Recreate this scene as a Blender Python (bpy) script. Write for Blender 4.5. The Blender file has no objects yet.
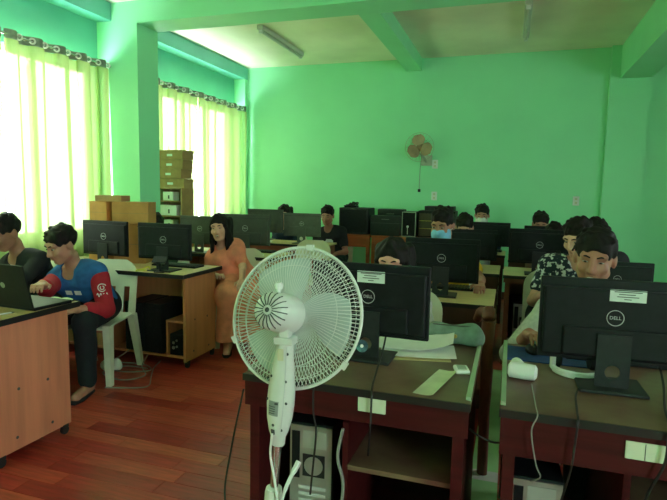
import bpy, bmesh, math, random
import numpy as np
from mathutils import Vector, Matrix
random.seed(7)
C = bpy.context.scene.collection
SC = bpy.context.scene
# ------------------------------------------------------------------ camera
CAM_H = 1.4
def cam_axes(yaw, pitch, roll):
    yaw, pitch, roll = map(math.radians, (yaw, pitch, roll))
    f = Vector((-math.sin(yaw)*math.cos(pitch), math.cos(yaw)*math.cos(pitch), -math.sin(pitch)))
    r = Vector((math.cos(yaw), math.sin(yaw), 0)); u = r.cross(f)
    return math.cos(roll)*r+math.sin(roll)*u, -math.sin(roll)*r+math.cos(roll)*u, f
_r, _u, _f = cam_axes(18.22, 6.3, 1.13)
cam = bpy.data.cameras.new('camera'); cam.sensor_width = 36; cam.lens = 534/667*36; cam.clip_start = .02
co = bpy.data.objects.new('camera', cam); C.objects.link(co)
M = Matrix((_r, _u, -_f)).transposed().to_4x4(); M.translation = (0, 0, CAM_H); co.matrix_world = M
SC.camera = co
# ------------------------------------------------------------------ world and daylight
w = bpy.data.worlds.new('overcast'); SC.world = w; w.use_nodes = True
bg = w.node_tree.nodes['Background']; bg.inputs[0].default_value = (.94, .99, 1, 1); bg.inputs[1].default_value = 34
SC.view_settings.view_transform = 'Standard'; SC.view_settings.look = 'None'
SC.view_settings.exposure = 0.2; SC.view_settings.gamma = 1; SC.view_settings.use_curve_mapping = False
WIN = [(4.90, 7.28), (1.80, 4.47), (-1.30, 1.36), (-3.30, -1.70)]     # window bays of the left wall (y0, y1)
XW = -4.03
for y0, y1 in WIN:
    l = bpy.data.lights.new('window_daylight', 'AREA'); l.shape = 'RECTANGLE'; l.size = 1.65; l.size_y = y1-y0-.1
    l.energy = 1; l.cycles.is_portal = True
    o = bpy.data.objects.new('window_daylight', l); C.objects.link(o); o.location = (XW-.12, (y0+y1)/2, 1.74)
    o.rotation_euler = (0, math.radians(-90), 0)
for yc, wd in ((-2.2, 1.3), (3.85, .4)):  # portals of the unseen right-wall openings, the narrow one an addition
    l = bpy.data.lights.new('window_daylight', 'AREA'); l.shape = 'RECTANGLE'; l.size = 1.4; l.size_y = wd; l.energy = 1; l.cycles.is_portal = True
    o = bpy.data.objects.new('window_daylight', l); C.objects.link(o); o.location = (3.82, yc, 1.725); o.rotation_euler = (0, math.radians(90), 0)
# ------------------------------------------------------------------ materials
MATS = {}
def mat(name, col, rough=.55, var=.08, scale=6, bump=0, metal=0, spec=.5, stretch=None, col2=None, trans=0, coat=0, emit=None):
    if name in MATS: return MATS[name]
    m = bpy.data.materials.new(name); m.use_nodes = True; nt = m.node_tree; b = nt.nodes['Principled BSDF']
    b.inputs['Roughness'].default_value = rough; b.inputs['Metallic'].default_value = metal
    b.inputs['Specular IOR Level'].default_value = spec
    if coat: b.inputs['Coat Weight'].default_value = coat
    tc = nt.nodes.new('ShaderNodeTexCoord'); mp = nt.nodes.new('ShaderNodeMapping'); nz = nt.nodes.new('ShaderNodeTexNoise')
    nt.links.new(tc.outputs['Object'], mp.inputs[0]); nt.links.new(mp.outputs[0], nz.inputs['Vector'])
    if stretch: mp.inputs['Scale'].default_value = stretch
    nz.inputs['Scale'].default_value = scale; nz.inputs['Detail'].default_value = 5
    rp = nt.nodes.new('ShaderNodeValToRGB')
    c2 = col2 or tuple(max(0, c*(1-var*3)) for c in col); c1 = col if col2 else tuple(min(1, c*(1+var)) for c in col)
    rp.color_ramp.elements[0].color = (*c2, 1); rp.color_ramp.elements[1].color = (*c1, 1)
    rp.color_ramp.elements[0].position = .3; rp.color_ramp.elements[1].position = .65
    nt.links.new(nz.outputs[0], rp.inputs[0]); nt.links.new(rp.outputs[0], b.inputs['Base Color'])
    if bump:
        bp = nt.nodes.new('ShaderNodeBump'); bp.inputs['Strength'].default_value = bump; bp.inputs['Distance'].default_value = .01
        nt.links.new(nz.outputs[0], bp.inputs['Height']); nt.links.new(bp.outputs[0], b.inputs['Normal'])
    if trans: b.inputs['Transmission Weight'].default_value = trans
    if emit: b.inputs['Emission Color'].default_value = (*emit[0], 1); b.inputs['Emission Strength'].default_value = emit[1]
    MATS[name] = m; return m
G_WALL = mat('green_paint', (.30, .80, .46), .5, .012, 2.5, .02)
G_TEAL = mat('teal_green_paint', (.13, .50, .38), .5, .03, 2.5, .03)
CEIL = mat('cream_ceiling_paint', (.88, .90, .70), .8, .04, 1.6, .03)
FLOORM = mat('laminate_base', (.22, .06, .03), .4, .1, 4)
PLK = [mat('laminate_%d' % i, c, .32, .12, 9, 0, 0, .5, (.6, 6, 1)) for i, c in enumerate(
    [(.40, .036, .028), (.46, .062, .04), (.33, .023, .02), (.50, .085, .05), (.42, .048, .032)])]
LAM = mat('pink_beech_laminate', (.65, .225, .135), .45, .05, 5, 0, 0, .5, (5, 5, .4))
LAM2 = mat('orange_beech_laminate', (.55, .22, .09), .45, .05, 5, 0, 0, .5, (5, 5, .4))
TOPB = mat('pale_wood_top', (.58, .42, .20), .4, .06, 5, 0, 0, .5, (.5, 6, 1))
BLKEDGE = mat('black_edge_band', (.012, .013, .014), .4, .1)
DRED = mat('dark_red_laminate', (.060, .006, .007), .5, .12, 5, 0, 0, .22, (.6, 3, 8))
DREDTOP = mat('worn_red_brown_top', (.12, .045, .035), .35, .1, 5, .02, 0, .5, (1, 1, 1), (.20, .15, .085))
DARKW = mat('dark_brown_wood', (.08, .03, .018), .45, .12, 6)
ORANGEW = mat('orange_varnished_wood', (.42, .10, .03), .4, .1, 6, 0, 0, .5, (.6, 4, 4))
BROWNW = mat('brown_varnished_wood', (.17, .055, .025), .4, .12, 10, .05, 0, .5, (5, 5, .8))
BLACKP = mat('black_plastic', (.010, .012, .014), .45, .1, 30, .02, 0, .2)
BLACKG = mat('dark_grey_plastic', (.022, .026, .027), .5, .08, 30, 0, 0, .25)
GREYP = mat('olive_grey_plastic', (.10, .115, .095), .5, .06, 20)  # on one monitor this tone stands in for glare
SCREEN = mat('dark_screen', (.008, .009, .012), .15, .05)
SILVER = mat('pale_grey_print', (.55, .57, .58), .4, .03)
STEEL = mat('galvanised_steel', (.42, .43, .42), .38, .06, 12, 0, .7)
CHROME = mat('chrome_tube', (.62, .62, .62), .2, .03, 8, 0, .9)
WHITEP = mat('white_plastic', (.78, .80, .78), .4, .03, 8)
FANW = mat('fan_ivory_plastic', (.66, .68, .66), .35, .03, 8)
BLADE = mat('fan_blade_plastic', (.52, .60, .60), .25, .03, 6, 0, 0, .5)
CHAIRW = mat('white_monobloc_plastic', (.72, .72, .60), .42, .05, 6)
CREAM = mat('cream_plastic', (.62, .60, .42), .45, .05, 6)
PAPER = mat('white_paper', (.78, .80, .76), .8, .03, 12)
GREENPAPER = mat('pale_green_paper', (.62, .70, .46), .8, .05, 12)
TAPE = mat('label_paper', (.62, .70, .66), .7, .03, 20)
INK = mat('printed_ink', (.06, .07, .07), .7, .02)
CARD = mat('brown_cardboard', (.50, .24, .07), .8, .06, 8, .03)
CARD2 = mat('dull_brown_cardboard', (.36, .22, .09), .8, .08, 8, .03)
KRAFT = mat('packing_tape', (.62, .36, .12), .35, .04, 8)
CABLEB = mat('black_cable', (.012, .012, .012), .5, .05)
CABLEG = mat('grey_cable', (.26, .27, .25), .5, .05)
YELLOWC = mat('yellow_cable', (.55, .50, .05), .5, .05)
BLUEPAD = mat('blue_mouse_pad', (.01, .05, .20), .7, .08, 30, .03)
CANVAS = mat('grey_green_canvas', (.20, .30, .24), .8, .1, 18, .1)
VINYL = mat('pale_green_vinyl', (.42, .74, .36), .35, .06, 4)
RUBBER = mat('black_rubber', (.015, .015, .015), .7, .05)
GOLDM = mat('gold_metal', (.6, .45, .12), .35, .05, 8, 0, .8)
MUDF = mat('dusty_fan_blade', (.36, .27, .16), .5, .1, 10)
HAIRB = mat('black_hair', (.010, .008, .007), .62, .2, 40, .15, 0, .2, (8, 8, 1.2))
def glass_mat():
    m = bpy.data.materials.new('window_glass'); m.use_nodes = True; nt = m.node_tree; nt.nodes.clear()
    o = nt.nodes.new('ShaderNodeOutputMaterial'); t = nt.nodes.new('ShaderNodeBsdfTransparent'); g = nt.nodes.new('ShaderNodeBsdfGlossy')
    t.inputs[0].default_value = (.93, .96, .95, 1); g.inputs['Roughness'].default_value = .03
    x = nt.nodes.new('ShaderNodeMixShader'); x.inputs[0].default_value = .06
    nt.links.new(t.outputs[0], x.inputs[1]); nt.links.new(g.outputs[0], x.inputs[2]); nt.links.new(x.outputs[0], o.inputs[0]); return m
GLASS = glass_mat()
def sheer_mat(name, col, see, dif, thin):
    m = bpy.data.materials.new(name); m.use_nodes = True; nt = m.node_tree; nt.nodes.clear()
    o = nt.nodes.new('ShaderNodeOutputMaterial'); t = nt.nodes.new('ShaderNodeBsdfTransparent'); tl = nt.nodes.new('ShaderNodeBsdfTranslucent')
    d = nt.nodes.new('ShaderNodeBsdfDiffuse')
    tc = nt.nodes.new('ShaderNodeTexCoord'); mp = nt.nodes.new('ShaderNodeMapping'); mp.inputs['Scale'].default_value = (1, 60, 4)
    nz = nt.nodes.new('ShaderNodeTexNoise'); nz.inputs['Scale'].default_value = 3
    nt.links.new(tc.outputs['Object'], mp.inputs[0]); nt.links.new(mp.outputs[0], nz.inputs['Vector'])
    rp = nt.nodes.new('ShaderNodeValToRGB'); rp.color_ramp.elements[0].color = (*[c*.82 for c in col], 1); rp.color_ramp.elements[1].color = (*col, 1)
    nt.links.new(nz.outputs[0], rp.inputs[0])
    nt.links.new(rp.outputs[0], d.inputs[0])
    mx = nt.nodes.new('ShaderNodeMix'); mx.data_type = 'RGBA'; mx.blend_type = 'MULTIPLY'; mx.inputs[0].default_value = 1; mx.inputs[7].default_value = (thin, thin, thin, 1)
    nt.links.new(rp.outputs[0], mx.inputs[6]); nt.links.new(mx.outputs[2], tl.inputs[0])
    t.inputs[0].default_value = (*[min(1, .35+.65*c) for c in col], 1)
    a = nt.nodes.new('ShaderNodeMixShader'); a.inputs[0].default_value = dif
    b = nt.nodes.new('ShaderNodeMixShader'); b.inputs[0].default_value = 1-see
    nt.links.new(tl.outputs[0], a.inputs[1]); nt.links.new(d.outputs[0], a.inputs[2])
    nt.links.new(t.outputs[0], b.inputs[1]); nt.links.new(a.outputs[0], b.inputs[2]); nt.links.new(b.outputs[0], o.inputs[0]); return m
SHEER = sheer_mat('sheer_lime_curtain', (.60, .80, .28), .055, .5, .115)
HEAD = mat('curtain_heading_grey', (.20, .24, .18), .8, .1, 20)
# ------------------------------------------------------------------ mesh helpers
class MB:
    def __init__(s): s.v = []; s.f = []
    def add(s, v, f):
        n = len(s.v); s.v += [tuple(p) for p in v]; s.f += [tuple(i+n for i in q) for q in f]; return s
    def box(s, x0, x1, y0, y1, z0, z1, bev=0):
        if bev:
            bm = bmesh.new(); bmesh.ops.create_cube(bm, size=1)
            for v in bm.verts: v.co = ((x0+x1)/2+v.co.x*(x1-x0), (y0+y1)/2+v.co.y*(y1-y0), (z0+z1)/2+v.co.z*(z1-z0))
            bmesh.ops.bevel(bm, geom=bm.edges[:], offset=bev, segments=2, affect='EDGES', profile=.5)
            return s.bm(bm)
        v = [(x, y, z) for z in (z0, z1) for x, y in ((x0, y0), (x1, y0), (x1, y1), (x0, y1))]
        return s.add(v, [(3, 2, 1, 0), (4, 5, 6, 7), (0, 1, 5, 4), (1, 2, 6, 5), (2, 3, 7, 6), (3, 0, 4, 7)])
    def bm(s, bm, M=None):
        bm.verts.index_update(); n = [(M @ v.co if M else v.co)[:] for v in bm.verts]
        s.add(n, [[v.index for v in f.verts] for f in bm.faces]); bm.free(); return s
    def tube(s, pts, r, n=8, closed=False, cap=True):
        pts = [Vector(p) for p in pts]; m = len(pts); rs = r if isinstance(r, (list, tuple)) else [r]*m
        v = []; f = []; side = None
        for i, p in enumerate(pts):
            a = pts[(i-1) % m] if (i or closed) else p; b = pts[(i+1) % m] if (i < m-1 or closed) else p
            t = (b-a).normalized()
            if side is None: side = t.orthogonal().normalized()
            side = (side - t*side.dot(t)).normalized(); up = t.cross(side)
            for k in range(n):
                q = 2*math.pi*k/n; v.append(p+(side*math.cos(q)+up*math.sin(q))*rs[i])
        for i in range(m if closed else m-1):
            j = (i+1) % m
            for k in range(n): f.append((i*n+k, i*n+(k+1) % n, j*n+(k+1) % n, j*n+k))
        if cap and not closed: f += [tuple(range(n-1, -1, -1)), tuple((m-1)*n+k for k in range(n))]
        return s.add(v, f)
    def cyl(s, a, b, r, n=16, r2=None): return s.tube([a, b], [r, r if r2 is None else r2], n)
    def lathe(s, prof, M=None, n=24, sx=1, sy=1):      # prof: (radius, z)
        v = []; f = []
        for r, z in prof:
            for k in range(n):
                p = Vector((r*math.cos(2*math.pi*k/n)*sx, r*math.sin(2*math.pi*k/n)*sy, z)); v.append(M @ p if M else p)
        for i in range(len(prof)-1):
            for k in range(n): f.append((i*n+k, i*n+(k+1) % n, (i+1)*n+(k+1) % n, (i+1)*n+k))
        f += [tuple(range(n-1, -1, -1)), tuple((len(prof)-1)*n+k for k in range(n))]
        return s.add(v, f)
    def grid(s, fn, nu, nv, thick=None):
        P = [[Vector(fn(i/nu, j/nv)) for j in range(nv+1)] for i in range(nu+1)]
        v = [p for r in P for p in r]; W = nv+1
        f = [(i*W+j, (i+1)*W+j, (i+1)*W+j+1, i*W+j+1) for i in range(nu) for j in range(nv)]
        if thick:
            N = len(v); nr = [Vector() for _ in v]
            for q in f:
                nn = (v[q[1]]-v[q[0]]).cross(v[q[3]]-v[q[0]])
                for k in q: nr[k] += nn
            v2 = [p-n.normalized()*thick for p, n in zip(v, nr)]
            f2 = [tuple(k+N for k in reversed(q)) for q in f]
            rim = [(i*W, (i+1)*W) for i in range(nu)][::-1]
            e = []
            for i in range(nu): e += [((i+1)*W, i*W), (i*W+nv, (i+1)*W+nv)]
            for j in range(nv): e += [(j, j+1), (nu*W+j+1, nu*W+j)]
            f = f+f2+[(b, a, a+N, b+N) for a, b in e]; v = v+v2
        return s.add(v, f)
    def xf(s, M): s.v = [tuple(M @ Vector(p)) for p in s.v]; return s
    def build(s, name, m, parent=None, smooth=False, loc=None):
        me = bpy.data.meshes.new(name); me.from_pydata([tuple(p) for p in s.v], [], s.f); me.validate()
        bm = bmesh.new(); bm.from_mesh(me); bmesh.ops.recalc_face_normals(bm, faces=bm.faces[:]); bm.to_mesh(me); bm.free()
        if smooth:
            me.polygons.foreach_set('use_smooth', [True]*len(me.polygons))
            me.set_sharp_from_angle(angle=math.radians(40))
        me.materials.append(m)
        o = bpy.data.objects.new(name, me); C.objects.link(o)
        if parent: o.parent = parent
        if loc: o.location = loc
        return o
def tag(o, label=None, cat=None, group=None, kind=None):
    if label: o['label'] = label
    if cat: o['category'] = cat
    if group: o['group'] = group
    if kind: o['kind'] = kind
    return o
def empty(name, loc=(0, 0, 0), rz=0, label=None, cat=None, group=None):
    o = bpy.data.objects.new(name, None); C.objects.link(o); o.location = loc; o.rotation_euler = (0, 0, rz); o.empty_display_size = .1
    return tag(o, label, cat, group)
def copy_tree(o, parent=None):
    c = o.copy(); C.objects.link(c); c.parent = parent
    for ch in list(o.children): copy_tree(ch, c)
    return c
def place(proto, used, loc, rz, label, group=None, scale=None):
    o = copy_tree(proto) if used else proto
    o.location = loc; o.rotation_euler = (0, 0, rz); o['label'] = label
    if group: o['group'] = group
    if scale: o.scale = scale
    return o
def struct(name, mb, m, parent=None):
    o = mb.build(name, m, parent); o['kind'] = 'structure'; return o
def spline(pts, n=8):
    P = [Vector(p) for p in pts]; P = [P[0]*2-P[1]]+P+[P[-1]*2-P[-2]]; out = []
    for i in range(1, len(P)-2):
        a, b, c, d = P[i-1:i+3]
        for k in range(n):
            t = k/n; out.append(.5*((2*b)+(c-a)*t+(2*a-5*b+4*c-d)*t*t+(3*b-a-3*c+d)*t**3))
    return out+[P[-2]]
def cable(name, pts, r, m, label, parent=None, n=8):
    o = MB().tube(spline(pts, n), r, 6).build(name, m, parent, True)
    if label: tag(o, label, 'cable')
    return o
def text_mb(txt, size, depth=.001):
    cu = bpy.data.curves.new('t', 'FONT'); cu.body = txt; cu.size = size; cu.extrude = depth; cu.align_x = 'CENTER'; cu.align_y = 'CENTER'; cu.resolution_u = 3
    ob = bpy.data.objects.new('t', cu); me = bpy.data.meshes.new_from_object(ob)
    b = MB(); b.add([v.co[:] for v in me.vertices], [tuple(p.vertices) for p in me.polygons])
    bpy.data.objects.remove(ob); bpy.data.curves.remove(cu); bpy.data.meshes.remove(me); return b
def rz(a): return Matrix.Rotation(a, 4, 'Z')
def T(x, y, z): return Matrix.Translation((x, y, z))
# ------------------------------------------------------------------ the room shell
XR, YB, YF, HC = 3.7, 7.42, -3.4, 3.2
fl = struct('floor', MB().box(XW-.15, XR+.15, YF-.15, YB+.15, -.12, -.006), FLOORM)
def planks():
    L, W = .62, .105; near = []; rest = MB(); pr = {}
    y = YF; r = 0
    rng = random.Random(3)
    while y < YB:
        x = XW - rng.random()*L
        while x < XR:
            a, b = max(x, XW), min(x+L, XR); c, d = y, min(y+W, YB)
            x += L
            if b-a < .05 or d-c < .03: continue
            near.append((a, b, c, d))
        y += W; r += 1
    def score(q):
        x, yy = (q[0]+q[1])/2, (q[2]+q[3])/2
        vis = -2.35 < x < -.75 and 1.3 < yy < 5.2 and abs(math.degrees(math.atan2(-x, yy))-18.2) < 33
        return (0 if vis else 50) + math.hypot(x, yy)
    near.sort(key=score)
    rests = [MB() for _ in PLK]
    for i, (a, b, c, d) in enumerate(near):
        k = rng.randrange(len(PLK)); g = .0012
        z = rng.random()*.0006
        if i < 290:
            key = (round(b-a, 2), round(d-c, 2), k)
            if key not in pr:
                pr[key] = MB().box(-(b-a)/2+g, (b-a)/2-g, -(d-c)/2+g, (d-c)/2-g, -.006, 0).build('plank', PLK[k], fl)
                o = pr[key]
            else:
                o = pr[key].copy(); C.objects.link(o); o.parent = fl
            o.location = ((a+b)/2, (c+d)/2, z)
        else: rests[k].box(a+g, b-g, c+g, d-g, -.006, z)
    for k, m in enumerate(rests): m.build('distant_planks', PLK[k], fl)['kind'] = 'stuff'
planks()
struct('ceiling', MB().box(XW-.15, XR+.15, YF-.15, YB+.15, HC, HC+.12), CEIL)
struct('wall_back', MB().box(XW-.15, XR+.15, YB, YB+.15, 0, HC), G_WALL)
struct('wall_front', MB().box(XW-.15, XR+.15, YF-.15, YF, 0, HC), G_WALL)
RWS = [(-2.9, -1.5, .95, 2.5), (3.6, 4.1, 1.0, 2.45)]           # plain out-of-view right-wall windows; the narrow one added to lighten the back wall
wr = MB(); ye = YF
for y0, y1, z0, z1 in RWS: wr.box(XR, XR+.15, ye, y0, 0, HC).box(XR, XR+.15, y0, y1, 0, z0).box(XR, XR+.15, y0, y1, z1, HC); ye = y1
struct('wall_right', wr.box(XR, XR+.15, ye, YB, 0, HC), G_WALL)
wl = MB(); Z0, Z1 = .92, 2.56
ys = [YF]+[v for p in sorted(WIN) for v in p]+[YB]
for i in range(0, len(ys), 2): wl.box(XW-.15, XW, ys[i], ys[i+1], 0, HC)
for y0, y1 in WIN: wl.box(XW-.15, XW, y0, y1, 0, Z0); wl.box(XW-.15, XW, y0, y1, Z1, HC)
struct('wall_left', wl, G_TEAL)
WHITEFR = mat('white_window_frame', (.7, .72, .7), .4, .03)
for n, (y0, y1) in enumerate(WIN):
    f = MB(); x0, x1 = XW-.1, XW-.05
    f.box(x0, x1, y0, y1, Z0, Z0+.05).box(x0, x1, y0, y1, Z1-.05, Z1)
    k = 4
    for i in range(k+1):
        yy = y0+(y1-y0-.05)*i/k; f.box(x0, x1, yy, yy+.05, Z0+.05, Z1-.05)
    wo = struct('window_%d' % (n+1), f, WHITEFR)
    for i in range(k):
        a = y0+(y1-y0-.05)*i/k+.05; b = y0+(y1-y0-.05)*(i+1)/k
        MB().box(XW-.08, XW-.075, a, b, Z0+.05, Z1-.05).build('pane', GLASS, wo)
    MB().box(XW-.06, XW+.06, y0, y1, Z0-.03, Z0).build('sill', WHITEFR, wo)
for n, (y0, y1, z0, z1) in enumerate(RWS):
    f = MB(); x0, x1 = XR+.05, XR+.1
    f.box(x0, x1, y0, y1, z0, z0+.05).box(x0, x1, y0, y1, z1-.05, z1)
    for i in range(3): yy = y0+(y1-y0-.05)*i/2; f.box(x0, x1, yy, yy+.05, z0+.05, z1-.05)
    wo = struct('window_%d' % (n+5), f, WHITEFR)  # the narrow one is an unseen opening added for its light
    for i in range(2):
        a = y0+(y1-y0-.05)*i/2+.05; b = y0+(y1-y0-.05)*(i+1)/2
        MB().box(XR+.075, XR+.08, a, b, z0+.05, z1-.05).build('pane', GLASS, wo)
# columns, beams and pilaster
t = 0
def trim(mb, m):
    global t; t += 1; return struct('trim_%d' % t, mb, m)
for y in (4.52, 1.42, -1.65): trim(MB().box(XW, -3.55, y, y+.325, 0, HC), G_WALL)
trim(MB().box(XW, -3.85, 7.33, YB, 0, 3.03), G_WALL)
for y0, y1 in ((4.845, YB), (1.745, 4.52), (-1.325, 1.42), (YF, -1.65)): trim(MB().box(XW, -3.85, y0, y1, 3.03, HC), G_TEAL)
for y in (4.52, 1.42, -1.65): trim(MB().box(-3.55, XR, y, y+.325, 2.99, HC), G_WALL)
for y0, y1 in ((4.845, YB), (1.745, 4.52)):
    trim(MB().box(-1.44, -1.235, y0, y1, 3.035, HC), G_WALL)
    trim(MB().box(1.166, 1.5, y0, y1, 2.81, HC), G_WALL)
trim(MB().box(1.06, 1.5, 7.34, YB, 0, HC), G_WALL)
struct('baseboard_back', MB().box(-3.85, 1.06, YB-.015, YB, 0, .1), DARKW)
# ------------------------------------------------------------------ curtains
def curtain(y0, y1, z0, zt, lam, label, seed):
    rng = random.Random(seed); x = -3.862
    root = empty('curtain', (x, (y0+y1)/2, 0), 0, label, 'curtain', 'sheer lime curtains on the window wall')
    yc = (y0+y1)/2; n = max(8, int((y1-y0)/lam*20)); ph = rng.random()*.3
    def xo(y, z):
        k = 2*math.pi*(y-y0)/lam; lo = (zt-z)/(zt-z0)
        return .038*math.sin(k)*(1-.15*lo)+.012*math.sin(k*.37+seed)*lo
    def P(u, v):
        y = y0+(y1-y0)*u; z = z0+(zt-.075-z0)*v; return (xo(y, z), y-yc+.015*math.sin(9*u+seed)*(1-v)-.036*math.sin(4*math.pi*(y-y0)/lam)*(.75+.35*math.sin(5*u+seed*2)), z)
    MB().grid(P, n, 8).build('drape', SHEER, root, True)
    MB().grid(lambda u, v: (xo(y0+(y1-y0)*u, zt), y0+(y1-y0)*u-yc, zt-.075+.075*v), n, 1, .003).build('heading_band', HEAD, root, True)
    g = None; y = y0+lam/2; first = True
    while y < y1-.02:
        pts = [(0, .021*math.cos(a), .021*math.sin(a)) for a in [2*math.pi*i/12 for i in range(12)]]
        if g is None: g = MB().tube(pts, .008, 6, closed=True).build('grommet', mat('bright_grommet', (.8, .8, .76), .3, .02, 8, 0, .3), root, True); o = g
        else: o = g.copy(); C.objects.link(o); o.parent = root
        o.location = (.018, y-yc, zt-.038); o.rotation_euler = (0, 0, math.radians(-35)); y += lam/2
    return root
crt = [(4.87, 6.05, 'sheer lime curtain panel beside the stack of shoe boxes'), (6.07, 7.32, 'sheer lime curtain panel next to the back wall corner'),
       (3.32, 4.512, 'sheer lime curtain panel next to the green column, above the cardboard cartons'), (1.78, 3.29, 'sheer lime curtain panel behind the boys sharing the laptop'),
       (.02, 1.40, 'sheer lime curtain panel on the window beside the camera, towards the laptop table'),
       (-1.31, 0, 'sheer lime curtain panel on the window beside the camera, away from the laptop'),
       (-3.3, -1.68, 'sheer lime curtain panel on the window nearest the front wall')]
for i, (a, b, lab) in enumerate(crt): curtain(a, b, .62, 2.625, .25 if a > 1.7 and a < 4.5 else .29, lab, i)
for y0, y1, lab in ((4.86, 7.32, 'thin metal curtain rod between the column and the back wall'), (1.76, 4.50, 'thin metal curtain rod above the boys at the laptop'), (-1.31, 1.41, 'thin metal curtain rod of the window before the laptop table'), (-3.33, -1.66, 'thin metal curtain rod nearest the front wall')):
    r = empty('curtain_rod', (-3.857, (y0+y1)/2, 2.587), 0, lab, 'curtain rod', 'curtain rods')
    h = (y1-y0)/2; MB().cyl((0, -h, 0), (0, h, 0), .011, 10).build('rod', CHROME, r, True)
    for sgn in (-1, 1):
        MB().box(-.17, .0, sgn*(h-.03)-.01, sgn*(h-.03)+.01, -.012, .0).build('bracket', CHROME, r)
# ------------------------------------------------------------------ ceiling lamps, wall fan, outlets
DIFF = mat('fluorescent_tube_off', (.62, .66, .58), .35, .03)
def tube_lamp(x, y0, y1, label):
    r = empty('ceiling_lamp', (x, (y0+y1)/2, HC), 0, label, 'ceiling lamp', 'fluorescent battens')
    h = (y1-y0)/2
    MB().box(-.035, .035, -h, h, -.05, 0, .006).build('batten', mat('batten_enamel', (.62, .64, .58), .4, .03), r)
    MB().cyl((0, -h+.04, -.066), (0, h-.04, -.066), .014, 10).build('tube', DIFF, r, True)
    for s in (-1, 1): MB().box(-.02, .02, s*(h-.03)-.012, s*(h-.03)+.012, -.085, -.05).build('lamp_holder', WHITEP, r)
tube_lamp(-2.72, 5.52, 6.75, 'unlit fluorescent batten on the ceiling towards the window wall')
tube_lamp(.06, 5.45, 6.60, 'unlit fluorescent batten on the ceiling between the two deep beams')
def wall_fan():
    r = empty('wall_fan', (-1.19, YB, 1.93), 0, 'small dusty three-bladed fan mounted on the green back wall', 'fan')
    MB().box(-.01, .14, -.03, 0, -.16, -.02, .006).build('wall_bracket', mat('pale_bracket', (.45, .5, .4), .5, .05), r)
    MB().tube([(.06, -.02, -.10), (.05, -.10, -.08), (.0, -.16, .0)], .02, 8).build('arm', mat('pale_bracket', (.45, .5, .4), .5, .05), r, True)
    h = Vector((0, -.22, .07))
    MB().lathe([(.02, -.09), (.05, -.07), (.055, 0), (.03, .03), (.004, .045)], T(0, -.20, .07) @ Matrix.Rotation(math.radians(90), 4, 'X'), 20).build('motor', MUDF, r, True)
    for a in (100, 215, 345):
        ca, sa = math.cos(math.radians(a)), math.sin(math.radians(a))
        def P(u, v):
            rr = .03+.135*u; w = (.035+.055*math.sin(math.pi*min(1, u*.85+.1)))*(v-.5)*2
            return (rr*ca-w*sa, -.255+w*.25, .07+rr*sa+w*ca)
        MB().grid(P, 8, 6, .003).build('blade', MUDF, r, True)
    c = MB()
    for rad in (.19, .12):
        c.tube([(rad*math.cos(k*math.pi/16), -.245, .07+rad*math.sin(k*math.pi/16)) for k in range(32)], .002, 4, closed=True)
    for k in range(24):
        a = k*math.pi/12; c.tube([(.05*math.cos(a), -.215, .07+.05*math.sin(a)), (.19*math.cos(a), -.245, .07+.19*math.sin(a))], .0011, 4)
    g = c.build('guard', MUDF, r); g['kind'] = 'stuff'
    cable('pull_cord', [(.02, -.16, -.03), (-.01, -.06, -.2), (-.02, -.03, -.38), (-.02, -.015, -.49)], .004, CABLEG, None, r)
    MB().box(-.04, -.005, -.025, 0, -.52, -.48, .004).build('cord_end', BLACKP, r)
wall_fan()
def outlet(x, z, label):
    r = empty('wall_outlet', (x, YB, z), 0, label, 'outlet', 'outlets on the back wall')
    MB().box(-.038, .038, -.008, 0, -.058, .058, .003).build('plate', WHITEP, r)
    for s in (-1, 1): MB().box(-.014, .014, -.013, -.008, s*.024-.013, s*.024+.013, .002).build('socket', CREAM, r)
outlet(-1.01, 1.79, 'white wall outlet beside the small wall fan')
outlet(-1.005, 1.36, 'white wall outlet above the black equipment cases')
outlet(.78, 1.335, 'white wall outlet next to the back wall pilaster')
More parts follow.
